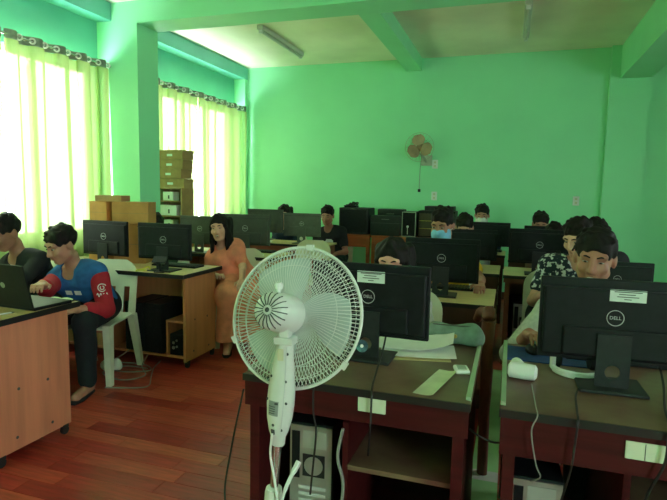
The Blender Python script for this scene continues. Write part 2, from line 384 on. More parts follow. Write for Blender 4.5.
# ------------------------------------------------------------------ monitors
def make_monitor():
    r = empty('monitor', (0, 0, 0), 0, 'x', 'monitor')                  # origin on the desk, screen towards +Y
    W, zb, zt = .2375, .088, .372
    s = MB().box(-W, W, -.004, .016, zb, zt, .004).box(-W+.012, W-.012, -.016, -.002, zb+.012, zt-.03, .008).box(-.16, .16, -.026, -.012, zb+.02, zb+.12, .006)
    sh = s.build('back_shell', BLACKP, r)
    MB().box(-W+.005, W-.005, -.0185, -.0155, zt-.033, zt-.030).build('vent_slot', BLACKG, sh)
    MB().box(-W+.014, W-.014, .0155, .017, zb+.02, zt-.014).build('screen', SCREEN, r)
    # neck plate with a round cable hole
    b = MB(); w, z0, z1, zc = .052, .006, .19, .062; R = .024
    ang = sorted([2*math.pi*k/24-math.pi+.01 for k in range(24)]+[math.atan2(z, x) for x in (-w, w) for z in (z0-zc, z1-zc)]); n = len(ang)
    ring = [(R*math.cos(q), R*math.sin(q)) for q in ang]
    def sq(c, s):
        k = 1/max(abs(c)/w, (s > 0)*abs(s)/(z1-zc) if s > 0 else abs(s)/(zc-z0)); return (c*k, s*k)
    outer = [sq(math.cos(q), math.sin(q)) for q in ang]
    cor = {}
    for y in (-.034, -.024):
        b.v += [(x, y, zc+z) for x, z in ring]+[(x, y, zc+z) for x, z in outer]
    for k in range(n):
        j = (k+1) % n; b.f += [(k, j, n+j, n+k), (2*n+k, 3*n+k, 3*n+j, 2*n+j), (k, 2*n+k, 2*n+j, j), (n+k, n+j, 3*n+j, 3*n+k)]
    nk = b.build('neck', BLACKG, r)
    MB().box(-.035, .035, -.024, -.012, .13, .19, .003).build('hinge', BLACKP, nk)
    MB().box(-.105, .105, -.085, .085, 0, .011, .004).build('base', BLACKG, r)
    lg = MB().tube([(.026*math.cos(k*math.pi/18), 0, .026*math.sin(k*math.pi/18)) for k in range(36)], .0016, 4, closed=True)
    lg = lg.xf(T(0, -.0168, .245)).build('logo_ring', SILVER, sh)
    tx = text_mb('DELL', .0165); tx.xf(T(0, -.0168, .245) @ Matrix.Rotation(math.radians(90), 4, 'X'))
    tx.build('logo_letters', SILVER, sh)
    return r
def sticker(par, x0, x1, z0, z1, y):
    st = MB().box(x0, x1, y-.0006, y, z0, z1).build('asset_label', TAPE, par)
    m = MB(); h = z1-z0
    for i, (a, b) in enumerate(((.12, .88), (.25, .7), (.2, .8), (.4, .6))):
        z = z1-h*(.2+.2*i); m.box(x0+(x1-x0)*a, x0+(x1-x0)*b, y-.001, y-.0006, z-h*.035, z+h*.035)
    m.build('print_lines', INK, st)
MON = [  # x, y, z, rz deg, scale, label
    (.352, 1.98, .75, 1.5, 1.0, 'dark monitor with a paper label beside the white headset'),
    (-.508, 2.0, .75, -1, 1.0, 'dark monitor standing behind the white stand fan beside loose papers'),
    (-.40, 3.42, .75, 2, .98, 'dark monitor in front of the person in a blue face mask'),
    (-.31, 4.75, .75, 1, .92, 'dark monitor behind the one of the person in a blue face mask'),
    (-.21, 6.1, .75, 0, .92, 'dark monitor in front of the person in a white face mask by the back wall'),
    (.24, 4.66, .75, 0, 1.0, 'dark monitor with a bluish sheen on the desk above a black computer tower'),
    (.36, 5.72, .75, 0, .92, 'dark monitor just behind the one with the bluish sheen'),
    (.62, 3.5, .72, 0, .80, 'low dark monitor behind the smiling boy at the right desk'),
    (-3.15, 3.56, .75, -4, 1.0, 'dark green-grey monitor in front of the cardboard cartons'),
    (-2.57, 3.55, .75, 2, 1.0, 'dark green-grey monitor beside the young woman in the orange dress'),
    (-2.98, 4.72, .75, 0, 1.0, 'dull green monitor behind the young woman in the orange dress, towards the window'),
    (-2.50, 4.78, .75, 3, 1.08, 'dull green monitor behind the young woman in the orange dress, next to the mouse'),
    (-2.86, 5.98, .79, 0, 1.0, 'olive-grey monitor farther back than the dull green ones, near the window corner'),
    (-2.42, 6.1, .75, 4, 1.0, 'olive-grey monitor between the woman in dark blue and the boy in black'),
]
mp = make_monitor(); mobj = []
for i, (x, y, z, a, s, lab) in enumerate(MON):
    o = place(mp, i > 0, (x, y, z), math.radians(a), lab, 'monitors on the desks', (s, s, s)); mobj.append(o)
for o in mobj[-4:]:
    for ch in o.children:
        if ch.name.startswith(('back_shell', 'neck', 'base')):
            ch.data = ch.data.copy(); ch.data.materials[0] = mat('olive_black_plastic', (.05, .06, .05), .45, .06, 20) if o in mobj[-4:-1] else GREYP  # last monitor's paler olive-grey is glare put into its colour
for i in (0, 1):
    sh = [c for c in mobj[i].children if c.name.startswith('back_shell')][0]
    if i == 0: sticker(sh, -.022, .088, .302, .343, -.0165)
    else: sticker(sh, -.045, .065, .300, .345, -.0165)
# ------------------------------------------------------------------ desks
def red_desk(x0, x1, y0, y1, label, top=DREDTOP, front=DRED, strips=False, posts=True, edge=BLKEDGE, shelf=True, apron=.605):
    xc, yc = (x0+x1)/2, (y0+y1)/2; W, D = (x1-x0)/2, (y1-y0)/2
    r = empty('computer_desk', (xc, yc, 0), 0, label, 'desk', 'computer desks')
    MB().box(-W, W, -D, D, .728, .75, .003).build('tabletop', top, r)
    MB().box(-W, W, -D-.006, -D, .726, .751).build('edge_band', edge, r)
    MB().box(-W+.005, W-.005, -D+.004, -D+.022, apron, .727).build('front_apron', front, r)
    for s in (-1, 1):
        MB().box(s*(W-.035)-.018, s*(W-.035)+.018, -D+.022, D-.03, .0, .727).build('side_panel', front, r)
        if strips: MB().box(s*(W-.010)-.008, s*(W-.010)+.008, -D+.03, D, .75, .763, .002).build('edge_strip', mat('pale_green_strip', (.34, .46, .30), .4, .06), r)
    if shelf:
        MB().box(-W+.38, W-.055, -D+.05, D-.06, .435, .452).build('keyboard_shelf', DREDTOP, r)
        MB().box(-W+.36, -W+.38, -D+.05, D-.06, .03, .605).build('divider', front, r)
        MB().box(-W+.055, W-.055, -D+.05, D-.04, .10, .12).build('bottom_board', front, r)
    MB().box(-W+.055, W-.055, D-.05, D-.035, .35, .727).build('back_panel', front, r)
    return r
d1 = red_desk(-.872, -.085, 1.65, 2.42, 'dark red desk behind the stand fan, papers and a green pouch on top', strips=True, apron=.635)
d2 = red_desk(.0, .80, 1.65, 2.42, 'dark red desk with the white headset and blue mouse pad on it', strips=True)
red_desk(-.86, -.065, 3.2, 3.80, 'pale-topped desk with black edge in front of the person in a blue face mask', TOPB, DARKW)
red_desk(-.86, -.06, 4.52, 5.10, 'pale-topped desk one row behind the person in a blue face mask', TOPB, DARKW)
red_desk(-.80, -.03, 5.95, 6.45, 'pale-topped desk in front of the person in a white face mask', TOPB, DARKW)
red_desk(.29, 1.07, 3.2, 3.80, 'pale-topped desk behind the smiling boy', TOPB, DARKW)
red_desk(-.03, .80, 4.5, 5.05, 'pale-topped desk with a black computer tower under it', TOPB, mat('brown_board', (.20, .07, .03), .45, .1, 6), apron=.69)
red_desk(.0, .80, 5.60, 6.08, 'pale-topped desk nearest the back wall pilaster', TOPB, DARKW)
red_desk(-3.82, -2.07, 5.92, 6.42, 'red-brown desk of the woman in dark blue and the boy in black', TOPB, mat('red_brown_board', (.26, .06, .03), .45, .1, 6), shelf=False, apron=.42)
for d, xa, xb, za, zb in ((d1, -.447+.4785, -.353+.4785, .688, .742-.002), (d2, .348-.4, .448-.4, .668, .720)):
    pl = MB().box(xa, xb, -.3875, -.381, za-.012, zb-.012, .002).build('outlet_plate', mat('cream_outlet_plate', (.62, .68, .52), .45, .03), d)
    xm = (xa+xb)/2; MB().box(xm-.001, xm+.001, -.3882, -.3874, za-.01, zb-.014).build('plate_joint', INK, pl)
def left_desk(y0, y1, x1, label, lam, top=TOPB, x0=-3.83):
    xc, yc = (x0+x1)/2, (y0+y1)/2; W, D = (x1-x0)/2, (y1-y0)/2
    r = empty('computer_table', (xc, yc, 0), 0, label, 'desk', 'long wheeled tables by the windows')
    tp = MB().box(-W, W, -D, D, .722, .75, .002).build('tabletop', top, r)
    MB().box(-W, W+.004, -D-.005, -D, .720, .7505).box(-W, W+.004, D, D+.005, .720, .7505).box(W, W+.005, -D, D, .720, .7505).build('edge_band', BLKEDGE, tp)
    for xs in (W-.035, 0, -W+.02):
        p = MB().box(xs-.01, xs+.01, -D+.06, D-.06, .055, .722).build('end_panel', lam, r)
        if xs > W-.1:
            for yy, zz in ((-.09, .37), (.09, .36), (.11, .11), (-.11, .12)):
                MB().cyl((xs+.009, yy, zz), (xs+.012, yy, zz), .008, 10).build('screw_cap', INK, p)
        for sy in (-1, 1):
            c = MB().lathe([(.024, -.009), (.024, .009)], T(xs, sy*(D-.1), .025) @ Matrix.Rotation(math.radians(90), 4, 'Y'), 14)
            c.box(xs-.012, xs+.012, sy*(D-.1)-.02, sy*(D-.1)+.02, .04, .058).build('caster', RUBBER, r)
    MB().box(-W+.03, W-.045, -.008+D-.15, .008+D-.15, .30, .722).build('modesty_panel', lam, r)
    MB().box(-W+.03, W-.045, -D+.08, D-.17, .075, .093).build('bottom_board', lam, r)
    bx = W-.045
    MB().box(bx-.17, bx, -D+.08, D-.18, .355, .37).box(bx-.17, bx-.155, -D+.08, D-.18, .093, .355).build('side_cubby', lam, r)
    return r
left_desk(1.78, 2.38, -2.30, 'pink-beech wheeled table with a black edge, carrying the open laptop', LAM)
left_desk(3.40, 3.96, -2.30, 'orange-beech wheeled table with two monitors and the cartons on it', LAM2)
left_desk(4.62, 5.15, -2.12, 'wheeled table behind the young woman in orange, with two dull green monitors', LAM2, mat('yellow_wood_top', (.60, .46, .16), .4, .05, 5))
# ------------------------------------------------------------------ computer towers
def make_tower():
    r = empty('computer_tower', (0, 0, 0), 0, 'x', 'computer')           # back panel towards -Y
    MB().box(-.085, .085, -.20, .20, .008, .40, .006).build('case', BLACKP, r)
    p = MB().box(-.080, .080, -.206, -.199, .015, .392).build('rear_panel', STEEL, r)
    f = MB().box(-.03, .055, -.209, -.206, .20, .285).build('fan_grille', BLACKG, p)
    MB().lathe([(.036, 0), (.036, .002), (.030, .003)], T(.0125, -.209, .2425) @ Matrix.Rotation(math.radians(90), 4, 'X'), 20).build('fan_ring', STEEL, p, True)
    MB().box(-.03, .06, -.2085, -.206, .31, .375).build('power_supply', mat('pale_steel', (.5, .55, .52), .4, .05, 8, 0, .4), p)
    MB().box(-.072, -.042, -.210, -.206, .19, .37).build('port_block', BLACKP, p)
    for k in range(5): MB().box(-.045, .06, -.2095, -.206, .045+.026*k, .058+.026*k, .001).build('slot_cover', SILVER, p)
    for s in (-1, 1):
        for y in (-.15, .15): MB().box(s*.06-.015, s*.06+.015, y-.015, y+.015, 0, .008).build('foot', RUBBER, r)
    return r
tp = make_tower()
TW = [(-.665, 1.97, .145, 3, 'black computer tower with steel back panel under the desk behind the fan'),
      (.125, 2.02, .06, 2, 'black computer tower with steel back panel under the desk with the white headset'),
      (.13, 4.76, .12, 4, 'black computer tower under the pale-topped desk by the back wall'),
      (-2.80, 3.66, .093, 180, 'black computer tower on the low board of the orange-beech table, towards the window'),
      (-2.62, 3.66, .093, 178, 'black computer tower on the low board of the orange-beech table, towards the aisle')]
for i, (x, y, z, a, lab) in enumerate(TW): place(tp, i > 0, (x, y, z), math.radians(a), lab, 'computer towers under the desks')
# small speaker box in the cubby
sp = empty('speaker', (-2.425, 3.56, .093), 0, 'small black speaker in the low cubby of the orange-beech table', 'speaker')
MB().box(-.065, .055, -.07, .09, 0, .17, .006).build('cabinet', BLACKP, sp)
for xx, zz, rr in ((-.03, .10, .012), (.0, .12, .01), (.0, .07, .01), (-.03, .06, .014)):
    MB().lathe([(rr, 0), (rr*.8, .006)], T(xx, -.07, zz) @ Matrix.Rotation(math.radians(90), 4, 'X'), 12).build('knob', STEEL, sp, True)
# ------------------------------------------------------------------ stand fan
def stand_fan():
    bx, by = -.672, 1.40
    r = empty('stand_fan', (bx, by, 0), 0, 'white stand fan seen from behind, round wire cage and pale blades', 'fan')
    MB().lathe([(.19, 0), (.195, .012), (.17, .028), (.06, .045), (.03, .09), (.02, .10)], None, 32).build('base', FANW, r, True)
    tip = Vector((.070, 0, .965)); d = tip.normalized(); at = lambda z: tip*(z/.965)
    pole = MB().cyl(at(.08), at(.68), .0125, 16).build('pole', CHROME, r, True)
    Mx = Matrix.Identity(4); q = Vector((0, 0, 1)).rotation_difference(d).to_matrix().to_4x4()
    MB().lathe([(.017, .445), (.026, .45), (.027, .49), (.024, .505), (.015, .51)], q, 20).build('height_collar', FANW, r, True)
    pr = [(.020, .645), (.023, .65), (.023, .672), (.030, .69), (.039, .73), (.0425, .775), (.041, .82), (.035, .87), (.029, .915), (.026, .95), (.024, .965)]
    body = MB().lathe(pr, q, 28, 1, .82).build('control_column', FANW, r, True)
    # seam, screws, rating plate, cable hole on the rear (camera) side
    def onb(u, z, off=.001):
        rr = np.interp(z, [p[1] for p in pr], [p[0] for p in pr]); a = at(z); return a+Vector((u*rr, -.82*rr*math.sqrt(max(0, 1-u*u))-off, 0))
    MB().tube([onb(.5, z) for z in np.linspace(.69, .95, 14)], .0013, 5).build('seam', SILVER, body)
    for u, z in ((-.75, .86), (.55, .85), (.65, .785), (-.8, .79), (-.2, .715), (.55, .70), (.6, .93)):
        MB().lathe([(.0045, 0), (.003, .001)], T(*onb(u, z)) @ Matrix.Rotation(math.radians(90), 4, 'X'), 10).build('screw', INK, body)
    MB().grid(lambda u, v: onb(-.62+.8*u, .745+.045*v, .0016), 8, 2, .001).build('rating_plate', mat('grey_rating_plate', (.25, .29, .28), .5, .05, 40), body)
    pm = MB()
    for k in range(4): pm.grid(lambda u, v: onb(-.55+.5*u, .752+.007*k+.0022*v, .0030), 5, 1, .0006)
    pm.grid(lambda u, v: onb(-.1+.25*u, .781+.006*v, .0030), 4, 1, .0006)
    pm.build('plate_print', INK, body)
    MB().tube([onb(-.25, .70), onb(-.25, .685)], .006, 8).build('cord_hole', INK, body)
    nk = MB().box(-.030, .030, -.022, .022, -.01, .012, .004).box(-.016, .016, -.018, .018, .01, .075, .005)
    nk.xf(T(*tip)).build('neck_joint', FANW, r)
    MB().box(-.014, .004, -.0275, -.022, -.055, -.02, .002).xf(T(*tip)).build('button', CREAM, r)
    # head: local axis +z = blowing direction
    ax = Vector((.075, .94, -.30)).normalized(); hub = Vector((.052, .0, 1.045))
    H = T(*hub) @ Vector((0, 0, 1)).rotation_difference(ax).to_matrix().to_4x4()
    mo = MB().lathe([(.008, -.078), (.034, -.076), (.048, -.066), (.055, -.048), (.056, 0), (.060, .012), (.060, .045), (.045, .062), (.02, .066)], H, 32).build('motor_housing', FANW, r, True)
    vs = MB()
    for k in range(18):
        a = 2*math.pi*k/18; c, s = math.cos(a), math.sin(a); e = .0022
        P = [Vector((.014*c, .014*s, -.0792)), Vector((.034*c, .034*s, -.0775)), Vector((.046*c, .046*s, -.069)), Vector((.0525*c, .0525*s, -.057))]
        vs.tube([H @ p for p in P], .0017, 4)
    vs.build('vent_slots', INK, mo)
    MB().lathe([(.007, -.081), (.005, -.083)], H, 10).build('centre_screw', INK, mo)
    kx = H @ Vector((0, 0, -.01)); MB().cyl(kx+Vector((0, 0, .05)), kx+Vector((0, 0, .085)), .006, 10).lathe([(.012, 0), (.013, .01), (.009, .018)], T(*(kx+Vector((0, 0, .07)))), 12).build('swing_knob', FANW, mo, True)
    R = .216
    def cage(z0, z1, name, n, inner):
        g = MB()
        for k in range(n):
            a = 2*math.pi*k/n; pts = []
            for i in range(9):
                u = i/8; rr = inner+(R-inner)*u; tw = a+.10*math.sin(u*math.pi*.5)
                z = z1+(z0-z1)*max(0, (u-.35)/.65)**2.2
                pts.append(H @ Vector((rr*math.cos(tw), rr*math.sin(tw), z)))
            g.tube(pts, .00125, 4, cap=False)
        for u in (.62, .84):
            rr = inner+(R-inner)*u; z = z1+(z0-z1)*max(0, (u-.35)/.65)**2.2
            g.tube([H @ Vector((rr*math.cos(k*math.pi/36), rr*math.sin(k*math.pi/36), z)) for k in range(72)], .0014, 4, closed=True)
        o = g.build(name, FANW, r, True); o['kind'] = 'stuff'; return o
    cage(.10, .058, 'rear_cage', 104, .05); cage(.10, .165, 'front_cage', 104, .045)
    rim = [H @ Vector((R*math.cos(k*math.pi/48), R*math.sin(k*math.pi/48), .10)) for k in range(96)]
    MB().tube(rim, .0052, 8, closed=True).build('cage_rim', FANW, r, True)
    for k in (90, 30, 150, 270):
        a = math.radians(k); p = H @ Vector((R*math.cos(a), R*math.sin(a), .10))
        MB().box(-.012, .012, -.007, .007, -.012, .006, .002).xf(T(*p) @ Matrix.Rotation(a-math.pi/2, 4, 'Y')).build('rim_clip', FANW, r)
    MB().lathe([(.045, .162), (.045, .170), (.02, .175)], H, 24).build('front_badge', FANW, r, True)
    MB().lathe([(.035, .085), (.035, .125), (.02, .135)], H, 20).build('blade_hub', BLADE, r, True)
    for a0 in (100, 220, 340):
        def P(u, v):
            rr = .03+.155*u; sp = (v-.5)*(math.radians(88)-math.radians(18)*u)*(.45+.55*math.sin(math.pi*(u*.6+.2)))
            a = math.radians(a0+22*u)+sp; return H @ Vector((rr*math.cos(a), rr*math.sin(a), .108+.028*(v-.5)*2*(1-.4*u)))
        MB().grid(P, 10, 10, .002).build('blade', BLADE, r, True)
    pc = spline([onb(-.25, .69, .004), at(.62)+Vector((-.012, -.02, 0)), at(.56)+Vector((.004, -.022, 0)), at(.50)+Vector((.022, -.03, 0)), at(.40)+Vector((.04, -.03, 0)), at(.2)+Vector((.03, -.05, 0)), Vector((.1, -.2, .012))], 8)
    MB().tube(pc, .0038, 6).build('power_cord', WHITEP, r, True)
    pl = spline([at(.44)+Vector((.036, -.03, 0)), at(.52)+Vector((.045, -.02, 0)), at(.585)+Vector((.062, .03, 0))], 6)
    MB().tube(pl, [.004]*6+[.006]*4+[.009]*3, 8).build('plug', WHITEP, r, True)
stand_fan()
# ------------------------------------------------------------------ chairs
def make_chair(m=CHAIRW):
    r = empty('plastic_chair', (0, 0, 0), 0, 'x', 'chair')               # sitter faces -Y
    def seat(u, v):
        x = (u-.5)*(.40+.03*(1-v)); y = -.21+.41*v
        return (x, y, .435-.018*math.sin(math.pi*u)*math.sin(math.pi*v)-.03*max(0, .12-v)/.12)
    MB().grid(seat, 12, 12, .012).build('seat', m, r, True)
    def bk(x, z):
        k = (z-.43)/.40; return (x, .20+.085*k-.16*x*x*(.4+k), z)
    b = MB()
    def wid(z): return .205 if z < .70 else .205*math.sqrt(max(.05, 1-((z-.70)/.155)**2.4))
    b.grid(lambda u, v: bk((2*u-1)*wid(.63+.205*v), .63+.205*v), 16, 8, .010)
    for xa, xb in ((-.205, -.15), (-.105, -.035), (.035, .105), (.15, .205)):
        b.grid(lambda u, v: bk(xa+(xb-xa)*u, .425+.21*v), 3, 5, .010)
    b.build('backrest', m, r, True)
    for sx in (-1, 1):
        for sy, top, bot in ((-1, (-.185, -.185), (-.205, -.215)), (1, (.185, .19), (.215, .26))):
            X0, Y0 = sx*abs(top[0]), top[1]; X1, Y1 = sx*abs(bot[0]), bot[1]
            l = MB()
            for k in range(2):
                pass
            w0, w1 = .028, .020
            v = [(X0-w0, Y0-w0, .43), (X0+w0, Y0-w0, .43), (X0+w0, Y0+w0, .43), (X0-w0, Y0+w0, .43), (X1-w1, Y1-w1, 0), (X1+w1, Y1-w1, 0), (X1+w1, Y1+w1, 0), (X1-w1, Y1+w1, 0)]
            l.add(v, [(0, 1, 2, 3), (7, 6, 5, 4), (0, 4, 5, 1), (1, 5, 6, 2), (2, 6, 7, 3), (3, 7, 4, 0)]).build('leg', m, r)
    return r
chp = make_chair()
CH = []
def chair_at(x, y, heading, label, col=None):
    o = place(chp, len(CH) > 0, (x, y, 0), math.radians(heading), label, 'plastic chairs at the desks')
    if col:
        for ch in o.children: ch.data = ch.data.copy(); ch.data.materials[0] = col
    CH.append(o); return o
# ------------------------------------------------------------------ people: smooth implicit bodies, surface nets
class Field:
    def __init__(s, lo, hi, h):
        s.lo = np.array(lo, np.float32); s.h = h
        s.n = np.ceil((np.array(hi)-np.array(lo))/h).astype(int)+1; s.f = np.full(s.n, 1., np.float32)
    def _blk(s, lo, hi):
        a = np.maximum(0, np.floor((np.array(lo)-s.lo)/s.h).astype(int)); b = np.minimum(s.n, np.ceil((np.array(hi)-s.lo)/s.h).astype(int)+1)
        if (b <= a).any(): return None, None
        g = [s.lo[i]+s.h*np.arange(a[i], b[i], dtype=np.float32) for i in range(3)]
        return (slice(a[0], b[0]), slice(a[1], b[1]), slice(a[2], b[2])), (g[0][:, None, None], g[1][None, :, None], g[2][None, None, :])
    def dist(s, p, g):
        x, y, z = g
        if p[0] == 'rc':
            a, b, ra, rb = p[1:]; ba = b-a; L = float(ba@ba)+1e-9
            t = np.clip(((x-a[0])*ba[0]+(y-a[1])*ba[1]+(z-a[2])*ba[2])/L, 0, 1)
            return np.sqrt((x-a[0]-t*ba[0])**2+(y-a[1]-t*ba[1])**2+(z-a[2]-t*ba[2])**2)-(ra+(rb-ra)*t)
        c, r, R = p[1:]
        q = [((x-c[0])*R[0, i]+(y-c[1])*R[1, i]+(z-c[2])*R[2, i]) for i in range(3)]
        k0 = np.sqrt(sum((q[i]/r[i])**2 for i in range(3)))+1e-6; k1 = np.sqrt(sum((q[i]/r[i]**2)**2 for i in range(3)))+1e-6
        return k0*(k0-1)/k1
    def box(s, p, m):
        if p[0] == 'rc':
            a, b, ra, rb = p[1:]; r = max(ra, rb)+m; return np.minimum(a, b)-r, np.maximum(a, b)+r
        r = max(p[2])+m; return p[1]-r, p[1]+r
    def add(s, p, k=.03):
        sl, g = s._blk(*s.box(p, k+2*s.h))
        if sl is None: return
        d = s.dist(p, g); f = s.f[sl]
        t = np.clip(.5+.5*(f-d)/k, 0, 1); s.f[sl] = f*(1-t)+d*t-k*t*(1-t)
    def sub(s, p, k=.01):
        sl, g = s._blk(*s.box(p, k+2*s.h))
        if sl is None: return
        d = -s.dist(p, g); f = s.f[sl]
        t = np.clip(.5-.5*(f-d)/k, 0, 1); s.f[sl] = f*(1-t)+d*t+k*t*(1-t)
    def cut(s, c, n):                   # remove the side the normal points to
        x = s.lo[0]+s.h*np.arange(s.n[0], dtype=np.float32)[:, None, None]; y = s.lo[1]+s.h*np.arange(s.n[1], dtype=np.float32)[None, :, None]; z = s.lo[2]+s.h*np.arange(s.n[2], dtype=np.float32)[None, None, :]
        s.f = np.maximum(s.f, ((x-c[0])*n[0]+(y-c[1])*n[1]+(z-c[2])*n[2]).astype(np.float32))
    def ripple(s, amp, fr, o=(0, 0, 0)):
        x, y, z = [s.lo[i]+s.h*np.arange(s.n[i], dtype=np.float32)-o[i] for i in range(3)]
        x = x[:, None, None]; y = y[None, :, None]; z = z[None, None, :]
        s.f += amp*(np.sin(fr*x+1.3*np.sin(fr*.5*z))*np.sin(fr*y+1.1)+.6*np.sin(fr*.7*(x+y)+2*np.sin(fr*.3*z)))
    def mesh(s):
        f = s.f; f[0] = f[-1] = 1; f[:, 0] = f[:, -1] = 1; f[:, :, 0] = f[:, :, -1] = 1
        ins = f < 0; n = s.n-1
        cnt = np.zeros(n, np.uint8)
        offs = [(i, j, k) for i in (0, 1) for j in (0, 1) for k in (0, 1)]
        for o in offs: cnt += ins[o[0]:o[0]+n[0], o[1]:o[1]+n[1], o[2]:o[2]+n[2]]
        ci = np.argwhere((cnt > 0) & (cnt < 8)); N = len(ci)
        if N == 0: return [], []
        val = np.stack([f[ci[:, 0]+o[0], ci[:, 1]+o[1], ci[:, 2]+o[2]] for o in offs], 1)
        pos = np.zeros((N, 3)); c = np.zeros(N)
        for a in range(8):
            for b in range(a+1, 8):
                oa, ob = np.array(offs[a]), np.array(offs[b])
                if abs(oa-ob).sum() != 1: continue
                m = (val[:, a] < 0) != (val[:, b] < 0)
                t = val[m, a]/(val[m, a]-val[m, b]); pos[m] += oa+(ob-oa)*t[:, None]; c[m] += 1
        pos = s.lo+s.h*(ci+pos/c[:, None])
        idx = np.full(n, -1, np.int32); idx[ci[:, 0], ci[:, 1], ci[:, 2]] = np.arange(N)
        F = []
        for ax in range(3):
            u, v = (ax+1) % 3, (ax+2) % 3
            sa = [slice(None)]*3; sb = [slice(None)]*3; sa[ax] = slice(0, -1); sb[ax] = slice(1, None)
            e = np.argwhere(ins[tuple(sa)] != ins[tuple(sb)])
            fl = ins[tuple(e.T)]
            def cell(du, dv):
                q = e.copy(); q[:, u] -= du; q[:, v] -= dv; return idx[q[:, 0], q[:, 1], q[:, 2]]
            q = np.stack([cell(1, 1), cell(0, 1), cell(0, 0), cell(1, 0)], 1)
            q[~fl] = q[~fl][:, ::-1]; F.append(q)
        return pos, np.concatenate(F)
def field_obj(name, F, m, parent, origin, inv=None):
    v, f = F.mesh(); v = np.asarray(v)-np.array(origin)
    me = bpy.data.meshes.new(name); me.from_pydata(v.tolist(), [], f.tolist()); me.materials.append(m)
    me.polygons.foreach_set('use_smooth', [True]*len(me.polygons))
    o = bpy.data.objects.new(name, me); C.objects.link(o); o.parent = parent; return o
A = lambda *p: np.array(p, float)
def unit(v): return v/np.linalg.norm(v)
EYEW = mat('eye_white', (.38, .36, .34), .2, .02); IRIS = mat('dark_iris', (.012, .008, .006), .15, .05)
LIP = mat('lip', (.28, .10, .08), .5, .05); TEETH = mat('teeth', (.7, .68, .6), .3, .02)
def skin(i): return mat('skin_%d' % i, [(.44, .205, .135), (.40, .175, .115), (.66, .345, .25)][i], .5, .05, 20, .02)
